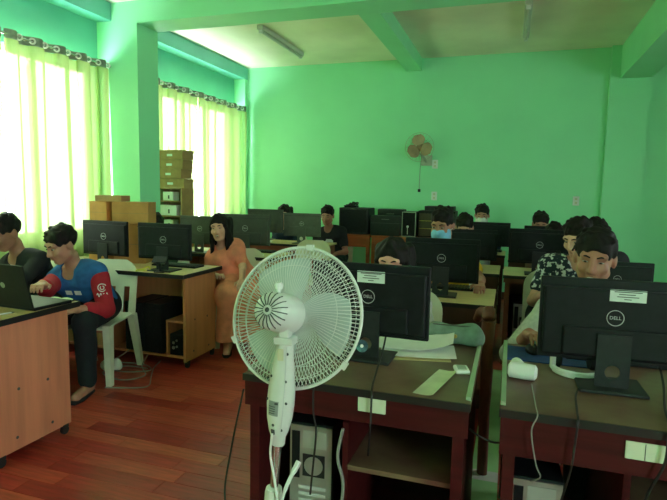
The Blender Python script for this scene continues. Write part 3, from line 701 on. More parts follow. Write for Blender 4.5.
def person(label, hip, heading, head, hyaw=0, hpitch=10, hroll=0, hands=None, sk=0, shirt=None, sleeve=.6, legs=None, leglen=1.0, skirt=False,
           hair='short', female=False, res=.009, smile=False, mask=None, headphones=False, group=None, knee=.40, seat=.44, sweep=0):
    """hip: (x, y) on the seat; heading: degrees the body faces (0 = towards -Y, + = towards +X); head: world centre of head."""
    a = math.radians(heading); fw = A(math.sin(a), -math.cos(a), 0); rt = A(-math.cos(a), -math.sin(a), 0)   # rt = the person's own right
    up = A(0, 0, 1.); pel = A(hip[0], hip[1], seat+.10); head = A(*head)
    root = empty('person', (hip[0], hip[1], 0), 0, label, 'person', group); org = (hip[0], hip[1], 0)
    sk = skin(sk)
    # head frame
    ya = math.radians(heading+hyaw); hf = A(math.sin(ya), -math.cos(ya), 0); hr = A(-math.cos(ya), -math.sin(ya), 0)
    p = math.radians(hpitch); hf2 = hf*math.cos(p)-up*math.sin(p); hu = np.cross(hr, hf2)*1.0
    if hu[2] < 0: hu = -hu
    q = math.radians(hroll); hr2 = hr*math.cos(q)+hu*math.sin(q); hu2 = hu*math.cos(q)-hr*math.sin(q)
    HR = np.stack([-hr2, -hf2, hu2], 1)                     # columns: local x (own left), local y (back), local z
    hs = .95 if female else 1.0
    hp = lambda x, y, z: head+HR@A(x, y, z)*hs
    neck = hp(0, .03, -.10); nb = hp(0, .045, -.10)*.45+(head-A(0, 0, .22)-hf*.0)*.55 - fw*.035
    nb = A(nb[0], nb[1], head[2]-.178) - fw*.03
    spine = nb-pel; sl = np.linalg.norm(spine); sd = unit(spine)
    sw = .130 if female else .170
    sr = unit(rt-sd*(rt@sd)); ff = np.cross(sd, sr); ff = ff if ff@fw > 0 else -ff
    mid = pel+spine*.45-fw*.02; che = pel+spine*.74; sh = pel+spine*.93
    body = []
    W = .88 if female else 1
    for s in (-1, 1):
        body += [('rc', pel+sr*s*.065, mid+sr*s*.05*W, .105, .090*W), ('rc', mid+sr*s*.05*W, che+sr*s*.07*W, .090*W, .098*W), ('rc', che+sr*s*.07*W, sh+sr*s*.08*W-sd*.03, .095*W, .062)]
        body += [('rc', sh+sr*s*.05, sh+sr*s*sw-sd*.035, .05, .052)]
        if female: body += [('el', che+sr*s*.065+ff*.075-sd*.02, A(.055, .055, .06), np.eye(3))]
    neckp = [('rc', nb-sd*.03, neck, .056*W, .050*W)]
    arms = []; hnds = []
    if hands is None: hands = [tuple(pel+fw*.36+rt*.09+up*.07), tuple(pel+fw*.36-rt*.09+up*.07)]
    arm_list = []
    for s, hd in zip((1, -1), hands):
        S = sh+sr*s*sw-sd*.045; Hh = A(*hd); L1, L2 = .275*W, .245*W
        d = Hh-S; D = np.linalg.norm(d)
        if D > L1+L2-.01: Hh = S+d/D*(L1+L2-.01); d = Hh-S; D = np.linalg.norm(d)
        x = (L1*L1-L2*L2+D*D)/(2*D); hgt = math.sqrt(max(1e-6, L1*L1-x*x))
        pole = -up*.9+rt*s*.55-fw*.35; pole = unit(pole-(d/D)*(pole@(d/D)))
        E = S+d/D*x+pole*hgt
        arms += [('rc', S, E, .047*W, .038*W), ('rc', E, Hh, .038*W, .026*W)]
        arm_list.append((S, E, Hh))
        # hand: palm, four fingers, thumb
        fd = unit(Hh-E); fd = unit(fd*.75+fw*.35-up*.1); fd = unit(fd-up*max(-.35, min(.35, fd@up))*.6)
        lat = unit(np.cross(fd, up))*-s if abs(fd@up) < .95 else rt*-s       # towards the thumb
        lat = unit(lat-rt*0)
        if lat@(rt*s) > 0: lat = -lat
        kn = Hh+fd*.085
        for o in (-.024, 0, .022): hnds.append(('rc', Hh+lat*o*.7, kn+lat*o-up*.004, .016, .0135))
        for i, (o, ln) in enumerate(((.030, .072), (.010, .080), (-.011, .074), (-.030, .058))):
            b0 = kn+lat*o; b1 = b0+fd*ln*.45+up*.004; b2 = b1+fd*ln*.3-up*.016; b3 = b2+fd*ln*.18-up*.020
            hnds += [('rc', b0, b1, .0095, .009), ('rc', b1, b2, .009, .0085), ('rc', b2, b3, .0085, .0075)]
        t0 = Hh+fd*.02+lat*.022; t1 = t0+lat*.030+fd*.028-up*.008; t2 = t1+fd*.035+lat*.004-up*.010
        hnds += [('rc', t0, t1, .013, .011), ('rc', t1, t2, .0105, .009)]
    legp = []; leg_list = []
    for i, s in enumerate((1, -1)):
        hj = pel+rt*s*.085-up*.02; kn = hj+fw*knee+rt*s*(.02 if skirt else .05)+up*.0; kn[2] = seat+.065
        an = kn-fw*.02; an[2] = .085; toe = an+fw*.15; toe[2] = .035
        legp += [('rc', hj, kn, .085*W, .058*W), ('rc', kn, an, .056*W, .037)]
        legp += [('rc', A(an[0], an[1], .05)-fw*.02, toe, .037, .030)]; leg_list.append((hj, kn, an))
    headp = [('el', hp(0, .018, .036), A(.076, .095, .088)*hs, HR), ('el', hp(0, -.020, -.035), A(.064, .074, .086)*hs, HR)]
    f2 = [('el', hp(0, -.062, -.098), A(.026, .024, .020)*hs, HR)]
    for s in (-1, 1):
        f2 += [('rc', hp(s*.046, .0, -.065), hp(s*.018, -.062, -.100), .024, .018), ('el', hp(s*.040, -.066, -.030), A(.022, .022, .024), HR),
               ('el', hp(s*.079, .014, -.010), A(.011, .021, .032), HR), ('el', hp(s*.012, -.098, -.036), A(.009, .011, .008), HR)]
    f2 += [('rc', hp(-.042, -.072, .026), hp(.042, -.072, .026), .015, .015), ('rc', hp(0, -.088, .010), hp(0, -.110, -.032), .0085, .0115),
           ('rc', hp(-.017, -.090, -.058), hp(.017, -.090, -.058), .0065, .0065), ('rc', hp(-.014, -.088, -.069), hp(.014, -.088, -.069), .0075, .0075)]
    pts = [x for pr in body+arms+hnds+legp for x in pr[1:3]]+[hp(0, 0, .14)]
    lo = np.min(pts, 0)-.14; hi = np.max(pts, 0)+.14; lo[2] = -.01
    lo = np.minimum(lo, head-.16); hi = np.maximum(hi, head+.16)
    F = Field(lo, hi, res)
    for x in body: F.add(x, .05)
    for x in neckp: F.add(x, .03)
    for x in headp: F.add(x, .03)
    for x in f2: F.add(x, .014)
    for s in (-1, 1): F.sub(('el', hp(s*.032, -.100, .003), A(.019, .016, .010), HR), .010)
    for x in arms: F.add(x, .02)
    for x in legp: F.add(x, .03)
    for x in hnds: F.add(x, .005)
    field_obj('body', F, sk, root, org)
    # clothes
    def grow(x, g): return ('rc', x[1], x[2], x[3]+g, x[4]+g) if x[0] == 'rc' else ('el', x[1], x[2]+g, x[3])
    cr = max(res, .008)
    if shirt:
        F = Field(lo, hi, cr)
        for x in body: F.add(grow(x, .013), .05)
        F.add(('rc', nb-sd*.05, nb-sd*.01, .066*W, .066*W), .02)
        F.sub(('rc', nb+ff*.01-sd*.015, hp(0, 0, -.05), .060*W, .075), .008)
        F.sub(('el', nb+ff*.070+sd*.010, A(.05, .045, .048), np.eye(3)), .01)
        for S, E, Hh in arm_list:
            if sleeve <= 1:
                F.add(('rc', S, S+(E-S)*sleeve, .062*W, .058*W), .02)
            else:
                F.add(('rc', S, E, .062*W, .052*W), .02); F.add(('rc', E, E+(Hh-E)*(sleeve-1), .052*W, .042*W), .015)
        F.ripple(.0022, 38); so = field_obj('shirt', F, shirt, root, org)
    if legs:
        F = Field(lo, hi, cr)
        if skirt:
            k = [l[1] for l in leg_list]; n = [l[2] for l in leg_list]; km = (k[0]+k[1])/2; nm = (n[0]+n[1])/2; nm[2] = .12
            for s in (0, 1):
                F.add(('rc', pel+(rt if s == 0 else -rt)*.07, k[s]+(k[s]-km)*.2, .118, .095), .05); F.add(('rc', k[s], n[s]+(n[s]-nm)*.2, .085, .085), .06)
            F.add(('rc', km, nm, .09, .09), .06); F.cut(A(0, 0, .10), (0, 0, -1))
        else:
            for s in (-1, 1): F.add(('rc', pel+sr*s*.065, pel+spine*.15+sr*s*.06, .120, .112), .04)
            for hj, kn, an in leg_list:
                F.add(('rc', hj, kn, .100, .078), .03); F.add(('rc', kn, kn+(an-kn)*leglen, .074, .062), .02)
        F.ripple(.003, 30); field_obj('skirt' if skirt else 'trousers', F, legs, root, org)
    # shoes / sandals
    for i, (hj, kn, an) in enumerate(leg_list):
        b = A(an[0], an[1], .02)-fw*.045; e = b+fw*.235
        MB().tube([b+up*.002, b+fw*.06, b+fw*.17, e], [.028, .034, .042, .026], 10).xf(Matrix.Diagonal((1, 1, .5, 1))).xf(T(-org[0], -org[1], 0)).build('sandal', RUBBER, root, True)
    # hair
    F = Field(head-.30 if hair == 'long' else head-.17, head+.18, min(res, .0075))
    F.add(('el', hp(0, .022, .042), A(.085, .104, .093)*hs, HR), .02)
    F.sub(('el', hp(0, -.115, -.045), A(.082, .098, .100)*hs, HR), .012)
    nrm = HR@unit(A(0, -.75, -1)); F.cut(hp(0, 0, -.028), nrm)
    rng = random.Random(hash(label) % 1000 if False else len(label)*7+int(head[0]*100))
    if hair == 'short':
        for i in range(15):
            x = -.062+.124*i/14; j = rng.uniform(-.012, .012)
            F.add(('rc', hp(x, -.030, .112-5*x*x), hp(x+j*.6+sweep*.02, -.073+x*x*11+abs(sweep)*.012*max(0, x/.06*sweep), .056+rng.uniform(-.018, .010)-sweep*x*.32-abs(sweep)*.006), .014, .005), .006)
        for i in range(16):
            an = rng.uniform(0, 6.28); zz = rng.uniform(.05, .125); rr = .095*math.sqrt(max(.05, 1-((zz-.04)/.1)**2))
            F.add(('rc', hp(rr*.75*math.cos(an), .02+rr*math.sin(an), zz), hp(rr*.9*math.cos(an+.3), .02+rr*1.12*math.sin(an+.3), zz+.008), .015, .006), .012)
    else:
        for s in (-1, 1):
            for i in range(6):
                x0 = s*(.058+.006*i); y0 = -.035+.025*i
                e = hp(s*(.075+.006*i), y0*.6+.01, -.10) if hair == 'bob' else hp(s*(.080+.004*i), y0*.5+.005, -.10)-up*.14
                F.add(('rc', hp(x0, y0, .06), e, .020, .014), .02)
            F.add(('rc', hp(s*.005, -.055, .118), hp(s*.070, -.055, .02), .018, .012), .015)
        for i in range(5):
            x = -.06+.03*i; e = hp(x, .09, -.09) if hair == 'bob' else hp(x, .085, -.08)-up*.16
            F.add(('rc', hp(x, .09, .05), e, .034, .024), .02)
    F.ripple(.0035, 85, head); field_obj('hair', F, HAIRB, root, org)
    # facial features
    def ell(c, r, n, m, par):
        R = Matrix([list(x) for x in HR]).to_4x4(); bm = bmesh.new(); bmesh.ops.create_icosphere(bm, subdivisions=2, radius=1)
        return MB().bm(bm, T(*(c-A(*org))) @ R @ Matrix.Diagonal((*r, 1))).build(n, m, par, True)
    for s in (-1, 1):
        e = ell(hp(s*.031, -.0795, .003), (.0135, .010, .0048 if not smile else .0034), 'eye', EYEW, root)
        ell(hp(s*.031, -.0865, .003), (.0070, .004, .0048 if not smile else .0034), 'iris', IRIS, e)
        MB().tube([hp(s*.013, -.092, .024)-A(*org), hp(s*.030, -.0905, .030)-A(*org), hp(s*.050, -.077, .025)-A(*org)], [.003, .0042, .002], 6).build('eyebrow', HAIRB, root, True)
    if not mask:
        if smile:
            ell(hp(0, -.0945, -.064), (.020, .006, .0055), 'teeth', TEETH, root)
            MB().tube([hp(x, -.0985+abs(x)*.35, -.0565+.25*abs(x)) - A(*org) for x in (-.026, -.013, 0, .013, .026)], [.002, .0036, .0042, .0036, .002], 6).build('lip', LIP, root, True)
            MB().tube([hp(x, -.0955+abs(x)*.35, -.073+.4*abs(x)) - A(*org) for x in (-.026, -.013, 0, .013, .026)], [.002, .0036, .0045, .0036, .002], 6).build('lip', LIP, root, True)
        else:
            MB().tube([hp(x, -.0965+abs(x)*.3, -.0575) - A(*org) for x in (-.022, -.011, 0, .011, .022)], [.0015, .0036, .0040, .0036, .0015], 6).build('lip', LIP, root, True)
            MB().tube([hp(x, -.0955+abs(x)*.3, -.067) - A(*org) for x in (-.022, -.011, 0, .011, .022)], [.0015, .004, .0048, .004, .0015], 6).build('lip', LIP, root, True)
    else:
        F = Field(head-.15, head+.12, .006)
        F.add(('el', hp(0, -.024, -.060), A(.074, .094, .090), HR), .01); F.add(('rc', hp(0, -.096, -.005), hp(0, -.112, -.038), .014, .021), .02); F.cut(hp(0, 0, -.012), HR@A(0, 0, 1)); F.cut(hp(0, -.02, 0), HR@A(0, 1, 0)); F.cut(hp(0, 0, -.128), HR@A(0, 0, -1))
        mo = field_obj('face_mask', F, mask, root, org)
        for s in (-1, 1): MB().tube([hp(s*.066, -.03, -.03)-A(*org), hp(s*.082, .0, -.02)-A(*org), hp(s*.084, .03, -.015)-A(*org)], .0022, 5).build('ear_loop', WHITEP, mo, True)
    if headphones:
        pts = [hp(.098*math.cos(t), .02, .03+.102*math.sin(t))-A(*org) for t in np.linspace(-.2, math.pi+.2, 16)]
        MB().tube(pts, .007, 6).build('headband', BLACKG, root, True)
    return root, dict(sh=sh, arms=arm_list, che=che, ff=ff, sr=sr, sd=sd, hp=hp, org=org, fw=fw, rt=rt)
def cloth(name, col, var=.06, col2=None, scale=14): return mat(name, col, .85, var, scale, .08, 0, .3, None, col2)
DARKPANT = cloth('dark_trousers', (.012, .016, .02))
def seated(label, clabel, hip, heading, head, chair=True, col=None, **k):
    p = person(label, hip, heading, head, **k)
    if chair:
        a = math.radians(heading); chair_at(hip[0]-math.sin(a)*.0, hip[1]+math.cos(a)*.0, heading, clabel, col)
    return p
# ------------------------------------------------------------------ the people
seated('smiling boy with black hair behind the right-hand desk monitor, hand on a mouse', 'white plastic chair of the smiling boy', (.42, 2.80), 8, (.366, 2.60, 1.128),
       hyaw=-20, hpitch=10, hands=[(.105, 2.425, .80), (.50, 2.36, .80)], sweep=-1.3, hroll=4, sk=1, shirt=cloth('white_check_shirt', (.60, .62, .56), .1, (.45, .50, .44), 60), sleeve=1.55, legs=DARKPANT, res=.0058, smile=True)
seated('woman with parted black hair, only her forehead above the monitor behind the fan', 'white plastic chair of the woman with parted hair', (-.55, 2.84), 0, (-.56, 2.66, 1.045),
       hpitch=8, sk=2, shirt=cloth('white_blouse', (.72, .74, .72)), sleeve=.9, legs=DARKPANT, hair='bob', female=True, res=.0075, hands=[(-.66, 2.42, .78), (-.40, 2.40, .78)])
seated('person in a yellow shirt and blue face mask behind the pale-topped desk', 'white plastic chair of the person in a blue face mask', (-.42, 4.12), 0, (-.475, 4.02, 1.165),
       hyaw=-15, hpitch=14, sk=1, shirt=cloth('yellow_shirt', (.70, .42, .03)), legs=DARKPANT, res=.009, mask=cloth('blue_face_mask', (.22, .52, .80)), hands=[(-.58, 3.76, .79), (-.17, 3.66, .80)])
seated('person with black hair peering over the monitor behind the blue-masked one', 'white plastic chair of the person peering over the monitor', (-.38, 5.50), 0, (-.425, 5.42, 1.065), hpitch=24, sk=2, shirt=cloth('grey_shirt', (.2, .22, .24)), legs=DARKPANT, res=.011)
seated('person in a white face mask in front of the back wall', 'white plastic chair of the person in a white face mask', (-.31, 6.78), 0, (-.325, 6.70, 1.145), hpitch=10, sk=0, shirt=cloth('navy_shirt', (.03, .04, .09)), legs=DARKPANT, res=.011, mask=cloth('white_face_mask', (.70, .74, .72)))
seated('person with black hair near the pilaster, face half behind a monitor', 'white plastic chair of the person near the pilaster', (.34, 6.42), 0, (.32, 6.30, 1.085), hpitch=18, sk=1, shirt=cloth('black_shirt', (.02, .02, .025)), legs=DARKPANT, res=.011)
seated('person bent low behind the bluish monitor, only black hair showing', 'white plastic chair of the person bent low', (.40, 5.30), 0, (.385, 5.20, 1.015), hpitch=35, sk=1, shirt=cloth('brown_shirt', (.10, .06, .04)), legs=DARKPANT, res=.011)
seated('boy in a black and white patterned shirt behind the smiling boy', 'white plastic chair of the boy in the patterned shirt', (.33, 4.05), 0, (.43, 3.86, 1.125), hyaw=-35, hpitch=22, sk=2,
       shirt=cloth('black_white_print', (.60, .62, .62), .1, (.015, .025, .04), 34), legs=DARKPANT, res=.0085, hands=[(.30, 3.70, .80), (.50, 3.72, .80)])
seated('boy in a black shirt behind the low monitor, hair only', 'white plastic chair of the boy behind the low monitor', (.77, 4.23), 0, (.585, 4.19, 1.105), hyaw=10, hpitch=22, sk=1, shirt=cloth('black_tee', (.015, .017, .02)), legs=DARKPANT, res=.010, hands=[(.70, 3.92, .62), (.88, 3.92, .62)])
_, jb = seated('boy in a blue and red jersey leaning over to the laptop', 'white plastic chair of the boy in the jersey', (-2.87, 3.13), 14, (-2.90, 2.86, 1.0),
       hyaw=-28, hpitch=22, sk=0, shirt=cloth('blue_jersey', (.03, .15, .42), .15, (.02, .07, .20), 10), sleeve=.5, legs=DARKPANT, leglen=.95, res=.0068, hands=[(-2.74, 2.54, .79), (-2.66, 2.72, .60)], knee=.40)
seated('boy in a black long-sleeved shirt beside the one in the jersey', 'white plastic chair of the boy in black at the laptop', (-3.32, 3.10), 4, (-3.40, 2.86, 1.06),
       hyaw=-10, hpitch=22, sk=1, shirt=cloth('black_long_sleeve', (.012, .014, .018)), sleeve=1.9, legs=DARKPANT, res=.008, hands=[(-3.42, 2.50, .79), (-3.10, 2.50, .79)], knee=.36)
seated('smiling young woman with long black hair in an orange dress', 'cream plastic chair of the young woman in orange', (-2.30, 4.33), 25, (-2.47, 4.22, 1.055), col=CREAM,
       hyaw=-12, hpitch=4, hroll=-6, sk=2, shirt=cloth('orange_dress', (.86, .27, .17)), sleeve=.75, legs=cloth('orange_skirt', (.82, .29, .18)), skirt=True, hair='long', female=True, res=.0072, smile=True, hands=[(-2.46, 4.12, .64), (-2.16, 4.06, .62)], knee=.34)
seated('boy with short black hair behind the two window-side monitors', 'white plastic chair of the boy by the cartons', (-3.21, 4.30), 0, (-3.20, 4.26, 1.03), hpitch=25, sk=0, shirt=cloth('dark_green_shirt', (.03, .06, .05)), legs=DARKPANT, res=.011)
seated('woman in dark blue with long hair behind the olive-grey monitor', 'white plastic chair of the woman in dark blue', (-2.86, 6.68), 8, (-2.86, 6.56, 1.085), hpitch=10, sk=2, shirt=cloth('dark_blue_blouse', (.015, .03, .06)), sleeve=1.6, legs=DARKPANT, hair='long', female=True, res=.011)
_, b4 = seated('boy in a black t-shirt with a white print at the red-brown desk', 'cream plastic chair of the boy in the printed t-shirt', (-2.20, 6.72), 5, (-2.26, 6.58, 1.08), col=CREAM, hyaw=0, hpitch=12, sk=1, shirt=cloth('black_print_tee', (.015, .016, .018)), legs=DARKPANT, res=.010)
_e = [n for n in MATS['black_white_print'].node_tree.nodes if n.type == 'VALTORGB'][0].color_ramp.elements; _e[0].position = .54; _e[1].position = .58
# jersey sleeves, collar and emblem
def by_label(t): return [o for o in C.objects if o.get('label', '').startswith(t)][0]
jr = by_label('boy in a blue and red jersey'); RED = cloth('red_jersey_sleeve', (.42, .02, .035)); PRINT = mat('white_print', (.72, .72, .70), .7, .03)
for S, E, Hh in jb['arms']:
    lo = np.minimum(np.minimum(S, E), Hh)-.12; hi = np.maximum(np.maximum(S, E), Hh)+.12
    F = Field(lo, hi, .008); F.add(('rc', S+(E-S)*.12, E, .068, .058), .02); F.add(('rc', E, E+(Hh-E)*.55, .058, .048), .02); F.ripple(.0022, 38)
    field_obj('sleeve', F, RED, jr, jb['org'])
S, E, Hh = jb['arms'][1]; cd = unit(A(0, 0, 1.4)-S); cd = unit(A(cd[0], cd[1], .05)); ct = S+(E-S)*.50+cd*.074
def face_frame(c, n):
    n = Vector(n); x = Vector((0, 0, 1)).cross(n).normalized(); y = n.cross(x); m = Matrix((x, y, n)).transposed().to_4x4(); m.translation = Vector(c)-Vector(jb['org']); return m
FM = face_frame(ct, cd); em = MB()
em.tube([FM @ Vector((.026*math.cos(t), .03+.026*math.sin(t), -.0008*abs(26*math.cos(t)))) for t in np.linspace(.5, 5.6, 22)], .0035, 5)
em.tube([FM @ Vector((.012*math.cos(t), .03+.012*math.sin(t), 0)) for t in np.linspace(2.2, 7.6, 14)], .0032, 5)
em.tube([FM @ Vector((-.034+.068*u, -.020+.012*math.sin(u*22), -.008*abs(2*u-1))) for u in np.linspace(0, 1, 40)], .0030, 5)
em.build('sleeve_emblem', PRINT, jr)
c0 = jb['che']+jb['ff']*.118; FM = face_frame(c0, unit(jb['ff']))
pm = MB()
for dx in (-.045, .02): pm.grid(lambda u, v: FM @ Vector((dx+.045*u, -.055+.035*v, .004-.3*(dx+.045*u)**2)), 5, 3, .002)
pm.build('chest_print', PRINT, jr)
nbk = jb['sh']+jb['sd']*.02
o = jb['hp'](0, -.01, -.17)
# t-shirt print of the boy in black
br = by_label('boy in a black t-shirt'); c0 = b4['che']+b4['ff']*.115
n = Vector(unit(b4['ff'])); x = Vector((0, 0, 1)).cross(n).normalized(); y = n.cross(x); m4 = Matrix((x, y, n)).transposed().to_4x4(); m4.translation = Vector(c0)-Vector(b4['org'])
MB().grid(lambda u, v: m4 @ Vector(((u-.5)*.13, -.10+.08*v, .002-.8*((u-.5)*.13)**2)), 6, 3, .002).build('chest_print', PRINT, br)
# ------------------------------------------------------------------ laptop table
lp = empty('laptop', (-2.49, 2.12, .75), math.radians(-3), 'open black laptop with its lid towards the aisle, on the pink-beech table', 'laptop')
MB().box(-.18, .18, -.02, .22, 0, .018, .004).build('keyboard_base', BLACKP, lp)
Ml = T(0, -.018, .016) @ Matrix.Rotation(math.radians(13), 4, 'X')
ld = MB().box(-.18, .18, -.008, 0, 0, .235, .003).xf(Ml).build('lid', BLACKP, lp)
MB().box(-.165, .165, 0, .001, .015, .225).xf(Ml).build('screen', SCREEN, ld)
MB().lathe([(.016, 0), (.016, .0006)], Ml @ T(0, -.008, .118) @ Matrix.Rotation(math.radians(90), 4, 'X'), 20).build('lid_badge', STEEL, ld)
nbk = empty('notebook', (-2.395, 2.30, .75), math.radians(6), 'open white notebook at the table corner beside the laptop', 'notebook')
MB().box(-.085, .075, -.055, .07, 0, .006).build('cover', BLACKG, nbk)
MB().grid(lambda u, v: (-.08+.15*u, -.05+.115*v, .012+.006*math.sin(math.pi*((u*2) % 1.0001))), 12, 2, .005).build('pages', GREENPAPER, nbk)
pen = empty('pen', (-2.40, 1.965, .754), math.radians(70), 'slim pen lying on the pink-beech table', 'pen')
MB().cyl((-.06, 0, 0), (.055, 0, 0), .004, 8).build('barrel', SILVER, pen, True); MB().cyl((.055, 0, 0), (.07, 0, 0), .004, 8, .001).build('tip', INK, pen, True)
# ------------------------------------------------------------------ cartons and shoe boxes
def carton(x, y, z, w, d, h, a, label, m=CARD, lid=False, name='carton', grp='cardboard cartons by the window'):
    r = empty(name, (x, y, z), math.radians(a), label, 'box', grp)
    MB().box(-w/2, w/2, -d/2, d/2, 0, h, .002).build('box_body', m, r)
    if lid: MB().box(-w/2-.004, w/2+.004, -d/2-.004, d/2+.004, h-.028, h+.003).build('lid', m, r); MB().box(-.035, .035, -d/2-.0052, -d/2, h*.35, h*.6).build('end_label', TAPE, r)
    else:
        MB().box(-w/2, w/2, -.02, .02, h-.0015, h+.0008).build('packing_tape', KRAFT, r)
        MB().box(-w/2-.0008, w/2+.0008, -d/2-.0008, -d/2+.001, h*.48, h*.5).build('flap_seam', CARD2, r)
    return r
carton(-3.11, 3.87, .75, .27, .24, .335, 20, 'large brown carton on the orange-beech table, under another carton')
carton(-3.10, 3.87, 1.087, .30, .25, .185, 22, 'wide brown carton on top of the large carton')
carton(-3.385, 3.86, .75, .20, .24, .335, 0, 'tall plain carton beside the column, under a small one')
carton(-3.385, 3.86, 1.087, .18, .22, .185, 0, 'narrow brown carton stacked beside the wide one')
carton(-3.32, 3.86, 1.2745, .25, .14, .05, 8, 'flat small carton lying across the top of the stacked cartons', CARD2)
rk = empty('storage_rack', (-3.69, 5.32, 0), 0, 'open wooden rack of small compartments under the shoe boxes', 'rack')
MB().box(-.165, -.15, -.12, .12, 0, 1.40).build('side_board', CARD2, rk); MB().box(.15, .165, -.12, .12, 0, 1.40).build('side_board', CARD2, rk)
MB().box(-.15, .15, .11, .12, 0, 1.40).build('back_board', CARD2, rk)
for z in (.02, .30, .55, .78, .93, 1.07, 1.24, 1.385): MB().box(-.15, .15, -.12, .11, z, z+.015).build('shelf', CARD2, rk)
for k, (z, w, h, lab) in enumerate(((.945, .12, .09, 'small white packet on the third compartment of the rack'), (1.085, .22, .12, 'white packet on the second compartment of the rack'), (1.255, .14, .10, 'white packet on the top compartment of the rack'), (.795, .16, .1, 'white packet on a low compartment of the rack'))):
    p = empty('packet', (-3.72, 5.28, z), 0, lab, 'packet', 'packets in the rack'); MB().box(-w/2, w/2, -.06, .06, 0, h, .006).build('wrapper', PAPER, p); MB().box(.0, .02, -.0612, -.06, h*.2, h*.6).build('print', INK, p)
for k in range(4):
    carton(-3.69+(.012, -.004, .006, .02)[k], 5.30, 1.401+.106*k, .345, .20, .10, (3, -2, 1, -3)[k], ['lowest shoe box', 'second shoe box from the rack', 'third shoe box from the rack', 'topmost shoe box'][k]+' of the stack on the wooden rack', CARD2, True, 'shoe_box', 'shoe boxes stacked on the rack')
# ------------------------------------------------------------------ tables and equipment at the back wall
def back_table(x0, x1, label):
    r = empty('side_table', ((x0+x1)/2, 7.12, 0), 0, label, 'table', 'orange tables at the back wall'); W = (x1-x0)/2
    MB().box(-W, W, -.24, .26, .795, .825, .003).build('tabletop', ORANGEW, r)
    MB().box(-W+.03, W-.03, -.225, -.205, .66, .795).build('apron', ORANGEW, r)
    MB().box(-W+.03, W-.03, -.20, .22, .30, .32).build('lower_shelf', ORANGEW, r)
    for sx in (-1, 1):
        for sy in (-.21, .23): MB().box(sx*(W-.03)-.022, sx*(W-.03)+.022, sy-.022, sy+.022, 0, .795).build('leg', ORANGEW, r)
back_table(-2.26, -1.76, 'orange wooden table under the black box with cables on top')
back_table(-1.745, -.62, 'longer orange wooden table carrying three pieces of equipment')
e1 = empty('speaker_cabinet', (-2.01, 7.10, .825), 0, 'square black cabinet with coiled cables on top, by the back wall', 'cabinet')
MB().box(-.205, .205, -.16, .2, 0, .355, .01).build('cabinet_body', BLACKG, e1); MB().box(-.18, .18, -.166, -.16, .03, .33).build('front_cloth', BLACKP, e1)
cc = MB()
for k in range(5): cc.tube(spline([(-.15+.03*k+.05*math.sin(q*1.7+k), .02+.05*math.cos(q*2+k), .362+.010*(k+1)*(1+.4*math.sin(q*3))) for q in np.linspace(0, 6, 9)], 4), .009, 5)
cl = cc.build('coiled_cables', CABLEB, e1, True)
MB().box(-.17, .0, -.05, .1, .355, .385, .01).build('adapter', BLACKP, e1)
def scanner_case(x, y, w, d, h, z, label, m=BLACKG, lid=False):
    r = empty('equipment_case', (x, y, z), 0, label, 'case', 'black cases by the back wall')
    MB().box(-w/2, w/2, -d/2, d/2, 0, h, .012).build('shell', m, r)
    MB().box(-w/2-.002, w/2+.002, -d/2-.003, d/2, h*.62, h*.64).build('lid_seam', INK, r)
    MB().box(-.05, .05, -d/2-.012, -d/2, h*.8, h*.84, .003).build('handle', GREYP, r)
    return r
scanner_case(-1.56, 6.99, .40, .20, .265, .825, 'square black case with a pale handle on the orange table')
scanner_case(-1.545, 7.24, .36, .22, .345, .825, 'taller black case standing behind the square one')
pc = empty('computer_case', (-1.253, 7.05, .825), 0, 'upright computer case with a pale frame around its dark front', 'computer')
MB().box(-.092, .092, -.12, .2, 0, .325, .004).build('case', BLACKP, pc)
MB().box(-.092, -.082, -.126, -.12, 0, .325).box(.082, .092, -.126, -.12, 0, .325).box(-.082, .082, -.126, -.12, .315, .325).box(-.082, .082, -.126, -.12, 0, .01).build('front_frame', STEEL, pc)
MB().lathe([(.016, 0), (.014, .008), (.004, .012)], T(-.015, -.12, .13) @ Matrix.Rotation(math.radians(90), 4, 'X'), 14).build('dial', WHITEP, pc, True)
MB().cyl((-.015, -.124, .03), (-.015, -.124, .12), .005, 8).build('lead', WHITEP, pc)
av = empty('amplifier', (-.90, 7.08, .825), 0, 'wide black amplifier with horizontal panels and a flat unit on top', 'amplifier')
MB().box(-.235, .235, -.14, .2, 0, .345, .006).build('cabinet', BLACKP, av)
for z in (.02, .12, .22): MB().box(-.22, .22, -.147, -.14, z, z+.09, .002).build('front_panel', mat('brown_black_panel', (.05, .035, .02), .3, .08), av)
for z in (.112, .212): MB().box(-.22, .22, -.1475, -.14, z, z+.006).build('panel_line', GOLDM, av)
MB().box(-.16, .21, -.12, .16, .345, .405, .006).build('top_unit', BLACKG, av)
# ------------------------------------------------------------------ things on the desk behind the fan
def sheet(name, x, y, z, w, d, a, label, m=PAPER, curl=.0, twist=0, cat='paper', grp='loose papers on the red desk', n=10):
    r = MB().grid(lambda u, v: ((u-.5)*w, (v-.5)*d, .0015+curl*max(0, u-.45)**2*4+twist*math.sin(3*u)*v*v), n, n, .0015).build(name, m, None, True)
    r.location = (x, y, z); r.rotation_euler = (0, 0, math.radians(a)); return tag(r, label, cat, grp)
sheet('envelope', -.33, 2.10, .751, .26, .16, 12, 'flat brown-edged envelope under the white papers', mat('buff_envelope', (.55, .45, .22), .8, .05))
sheet('paper_sheet', -.33, 2.13, .757, .30, .18, 9, 'white sheet of paper lying on the envelope', PAPER, .004)
sheet('paper_sheet', -.355, 2.20, .764, .32, .19, 4, 'curled white sheet on top of the paper pile beside the monitor', PAPER, .035, .012)
sheet('paper_slip', -.212, 1.805, .7515, .068, .27, -11, 'long pale green paper slip hanging over the desk edge', GREENPAPER, .006, .0, n=8)
pk = empty('remote_control', (-.140, 1.955, .75), math.radians(15), 'small white remote control beside the pale green slip', 'remote')
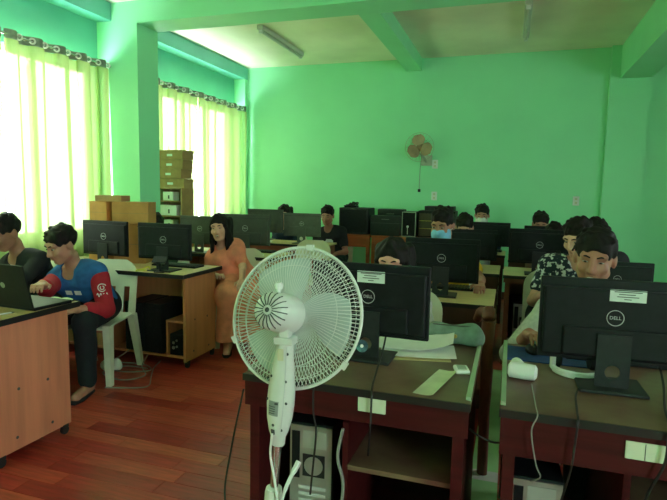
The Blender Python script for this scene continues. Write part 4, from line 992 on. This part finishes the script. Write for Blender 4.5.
MB().box(-.026, .026, -.036, .036, 0, .016, .006).build('body', WHITEP, pk, True); MB().box(-.016, .016, -.024, .024, .0155, .0175, .001).build('keypad', mat('grey_keypad', (.35, .42, .36), .6, .05), pk)
pcz = empty('pouch', (-.215, 2.33, .75), math.radians(-12), 'grey-green canvas pouch with a zip behind the papers', 'pouch')
F = Field((-.16, -.1, -.01), (.16, .12, .14), .007); F.add(('rc', A(-.08, .0, .04), A(.09, .0, .045), .040, .048), .02); F.add(('rc', A(-.09, .03, .03), A(.10, .03, .03), .035, .035), .02); F.ripple(.004, 42); F.cut(A(0, 0, .001), (0, 0, -1))
field_obj('fabric', F, CANVAS, pcz, (0, 0, 0))
MB().tube(spline([(-.08, -.02, .078), (0, -.025, .084), (.09, -.02, .088)], 6), .003, 5).build('zip', GREYP, pcz, True)
MB().lathe([(.009, 0), (.009, .004)], T(.03, -.047, .045) @ Matrix.Rotation(math.radians(90), 4, 'X'), 10).build('zip_pull', GOLDM, pcz)
dc = empty('disc', (-.513, 1.93, .812), 0, 'shiny disc leaning against the monitor neck behind the fan', 'disc')
Md = Matrix.Rotation(math.radians(82), 4, 'X')
MB().lathe([(.024, -.0006), (.024, .0006)], Md, 28).build('disc_surface', mat('iridescent_disc', (.25, .42, .62), .15, .25, 30, 0, .8), dc, True)
MB().lathe([(.007, .0006), (.007, .0012)], Md, 16).build('disc_hub', WHITEP, dc)
cable('monitor_cable', [(-.44, 2.03, .85), (-.435, 1.95, .80), (-.425, 1.80, .757), (-.410, 1.70, .757), (-.398, 1.637, .745), (-.398, 1.634, .68), (-.40, 1.636, .62), (-.42, 1.70, .50)], .0035, CABLEB, 'black monitor cable hanging over the front of the desk behind the fan')
cable('loose_cable', [(-.60, 1.70, .757), (-.60, 1.642, .75), (-.598, 1.632, .66), (-.588, 1.636, .59), (-.60, 1.65, .48), (-.615, 1.66, .34)], .0035, CABLEB, 'black cable dropping in front of the computer tower behind the fan')
cable('trailing_cable', [(-.86, 1.63, .70), (-.89, 1.60, .5), (-.93, 1.62, .28), (-.86, 1.60, .12), (-.90, 1.52, .01), (-1.0, 1.35, .008)], .0035, CABLEB, 'thin black cable trailing from the desk corner to the floor beside the fan')
cable('shelf_cable', [(-.50, 1.66, .60), (-.515, 1.655, .5), (-.495, 1.66, .40), (-.505, 1.66, .25), (-.49, 1.67, .13)], .006, CABLEG, 'grey cable bundle hanging at the desk shelf divider')
# ------------------------------------------------------------------ things on the desk with the headset
mpd = MB().box(-.15, .15, -.10, .10, 0, .004, .001).build('mouse_pad', BLUEPAD, None); mpd.location = (.165, 2.27, .7502); tag(mpd, 'dark blue mouse pad under the smiling boy\'s hand', 'mouse pad')
ms = empty('mouse', (.118, 2.30, .7545), math.radians(5), 'black computer mouse under the smiling boy\'s hand', 'mouse', 'computer mice')
F = Field((-.05, -.07, -.005), (.05, .07, .05), .005); F.add(('el', A(0, 0, .008), A(.03, .052, .026), np.eye(3)), .01); F.cut(A(0, 0, 0), (0, 0, -1)); field_obj('shell', F, BLACKP, ms, (0, 0, 0))
MB().cyl((-.004, -.03, .03), (.004, -.03, .03), .006, 10).build('wheel', GREYP, ms)
ms2 = copy_tree(ms); ms2.location = (-2.30, 4.70, .75); ms2['label'] = 'white computer mouse on the yellow table top beside a dull green monitor'
for ch in ms2.children: ch.data = ch.data.copy(); ch.data.materials[0] = WHITEP
wc = empty('webcam', (.072, 1.955, .75), math.radians(-8), 'small white webcam lying on its side on the red desk', 'webcam')
MB().lathe([(.018, -.05), (.027, -.045), (.029, 0), (.027, .04), (.017, .047)], T(0, 0, .029) @ Matrix.Rotation(math.radians(90), 4, 'Y'), 20).build('body', WHITEP, wc, True)
F = Field((-.09, -.05, .0), (.03, .11, .08), .005); F.add(('rc', A(-.030, .065, .034), A(-.012, .02, .046), .022, .014), .01); field_obj('clip', F, WHITEP, wc, (0, 0, 0))
MB().lathe([(.020, 0), (.016, .002)], T(-.050, 0, .029) @ Matrix.Rotation(math.radians(-90), 4, 'Y'), 16).build('lens_ring', SILVER, wc)
hd = empty('headset', (.262, 2.10, .75), math.radians(8), 'white headband of a headset with black ear pads beside the monitor', 'headset')
band = [(.082*math.cos(t), .085*math.sin(t), .016+.03*max(0, math.sin(t))) for t in np.linspace(math.pi*.93, math.pi*2.07, 26)]
bb = MB()
for dz in (-.008, -.003, .003, .008): bb.tube([(x*(1+.02*(dz > 0)), y, z+dz) for x, y, z in band], .0055, 6)
bb.build('headband', WHITEP, hd, True)
for s in (-1, 1):
    MB().box(s*.082-.007, s*.082+.007, -.01, .03, .008, .085, .003).build('slider', WHITEP, hd)
    MB().lathe([(.034, -.016), (.038, -.008), (.038, .008), (.03, .016)], T(s*.066, .035, .042) @ Matrix.Rotation(math.radians(90), 4, 'Y'), 20).build('ear_pad', BLACKP, hd, True)
cable('headset_cable', [(.34, 2.08, .757), (.355, 2.02, .757), (.27, 1.95, .757), (.235, 1.85, .757), (.222, 1.70, .757), (.218, 1.636, .75), (.214, 1.634, .68), (.208, 1.637, .60), (.19, 1.68, .46)], .0035, CABLEB, 'black cable hanging over the red desk edge below the headset')
cable('right_cable', [(.50, 2.02, .86), (.50, 1.93, .80), (.478, 1.80, .757), (.462, 1.66, .757), (.448, 1.634, .74), (.443, 1.632, .66), (.41, 1.64, .56), (.40, 1.66, .45)], .004, CABLEB, 'thick black cable crossing the outlet plate of the red desk')
cable('thin_cable', [(.10, 1.9, .755), (.105, 1.70, .756), (.108, 1.638, .748), (.094, 1.632, .70), (.112, 1.634, .60), (.128, 1.65, .555), (.105, 1.70, .51)], .0022, CABLEG, 'thin grey cable hanging over the red desk near its left corner')
cable('gap_cable', [(-.088, 1.72, .64), (-.06, 1.70, .632), (-.02, 1.70, .618), (.012, 1.71, .615)], .0035, CABLEB, 'short black cable bridging the gap between the two red desks')
# ------------------------------------------------------------------ aisle between the red desks
ac = empty('wooden_armchair', (-.045, 2.86, 0), 0, 'low brown wooden armchair with a round-ended arm, standing between the two red desks', 'chair')
pst = [(-.022, -.20, .0), (-.026, -.20, .42), (-.028, -.205, .70), (-.026, -.21, .79)]
MB().tube(spline(pst, 6), [.026]*6+[.030]*6+[.034]*6+[.036], 12).build('front_post', BROWNW, ac, True)
MB().tube(spline([(-.025, -.235, .80), (-.03, -.20, .835), (-.05, -.05, .80), (-.08, .10, .765), (-.10, .20, .70)], 6), [.028]+[.034]*5+[.024]*19, 10).build('arm_rest', BROWNW, ac, True)
MB().box(-.26, .0, -.18, .20, .40, .43, .006).build('seat', BROWNW, ac)
MB().tube([(-.25, -.19, 0), (-.25, -.19, .41)], .02, 8).build('front_leg', BROWNW, ac, True)
for x in (-.03, -.25): MB().tube([(x, .20, 0), (x, .20, .45), (x, .22, .64)], .020, 8).build('rear_post', BROWNW, ac, True)
for z in (.50, .58): MB().box(-.25, -.03, .205, .222, z, z+.05).build('back_slat', BROWNW, ac)
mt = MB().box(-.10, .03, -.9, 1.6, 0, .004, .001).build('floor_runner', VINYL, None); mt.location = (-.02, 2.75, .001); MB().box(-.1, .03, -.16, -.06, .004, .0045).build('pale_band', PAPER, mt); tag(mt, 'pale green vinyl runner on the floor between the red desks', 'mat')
# ------------------------------------------------------------------ clutter on the left rows
bc = chair_at(-2.10, 5.46, 6, 'cream plastic chair tucked behind the yellow-topped table, empty', CREAM)
cable('yellow_lead', [(-2.76, 3.50, .757), (-2.72, 3.47, .76), (-2.70, 3.52, .775), (-2.66, 3.48, .757), (-2.74, 3.45, .757), (-2.72, 3.40, .757)], .006, YELLOWC, 'tangled yellow lead in front of the monitor beside the young woman in orange')
ph = empty('phone_stand', (-2.545, 3.46, .75), math.radians(15), 'small black phone stand in front of the orange-beech table monitor', 'stand')
MB().box(-.04, .04, -.035, .035, 0, .008, .002).build('foot', BLACKP, ph); MB().box(-.006, .006, -.005, .005, .008, .07).build('stem', BLACKP, ph)
MB().box(-.055, .055, -.004, .004, -.035, .035, .002).xf(T(0, -.005, .10) @ Matrix.Rotation(math.radians(-55), 4, 'X')).build('cradle', BLACKG, ph)
kb = empty('keyboard', (-2.62, 3.80, .75), 0, 'black keyboard on the orange-beech table behind its aisle-side monitor', 'keyboard', 'keyboards')
MB().box(-.21, .21, -.07, .07, 0, .016, .003).build('frame', BLACKP, kb)
km = MB()
for i in range(18):
    for j in range(5): km.box(-.20+.0222*i, -.182+.0222*i, -.058+.024*j, -.038+.024*j, .016, .021)
km.build('keycaps', BLACKG, kb)
for x, y, lab in ((-2.52, 5.05, 'black keyboard on the yellow-topped table'), (-.42, 3.70, 'black keyboard in front of the person in a yellow shirt'), (-.52, 2.34, 'black keyboard on the red desk behind the fan'),
                  (.45, 2.33, 'black keyboard on the red desk of the smiling boy'), (-.28, 6.35, 'black keyboard in front of the person in a white face mask'), (.62, 3.72, 'black keyboard in front of the boy in the patterned shirt')):
    k2 = copy_tree(kb); k2.location = (x, y, .75); k2['label'] = lab
sheet('paper_sheet', -2.98, 6.08, .7512, .30, .21, 20, 'white paper on the red-brown desk beside the olive-grey monitor', PAPER, .004)
for i, (pts, lab) in enumerate((([(-2.72, 3.62, .12), (-2.68, 3.40, .02), (-2.52, 3.22, .008), (-2.62, 3.08, .008), (-2.85, 3.16, .008), (-2.80, 3.34, .008), (-2.6, 3.36, .008)], 'grey cable looped on the floor under the orange-beech table'),
                               ([(-2.86, 3.5, .10), (-2.92, 3.30, .01), (-2.72, 3.22, .012), (-2.55, 3.32, .012), (-2.68, 3.42, .01), (-2.9, 3.40, .01)], 'grey cable coiled beside the jersey boy\'s chair'),
                               ([(-2.60, 3.52, .02), (-2.56, 3.38, .01), (-2.45, 3.20, .008), (-2.36, 3.05, .008), (-2.44, 2.98, .008), (-2.62, 2.92, .008)], 'grey cable running out over the laminate floor'))):
    cable('floor_cable', pts, .0045, CABLEG, lab)
bt = empty('plastic_bag', (-2.86, 3.26, 0), 0, 'crumpled pale plastic bag on the floor under the orange-beech table', 'bag')
F = Field((-.13, -.11, -.01), (.13, .11, .12), .008); F.add(('el', A(0, 0, .03), A(.085, .07, .045), np.eye(3)), .02); F.add(('el', A(.04, .0, .05), A(.04, .03, .04), np.eye(3)), .02); F.ripple(.006, 55); F.cut(A(0, 0, .001), (0, 0, -1)); field_obj('film', F, PAPER, bt, (0, 0, 0))
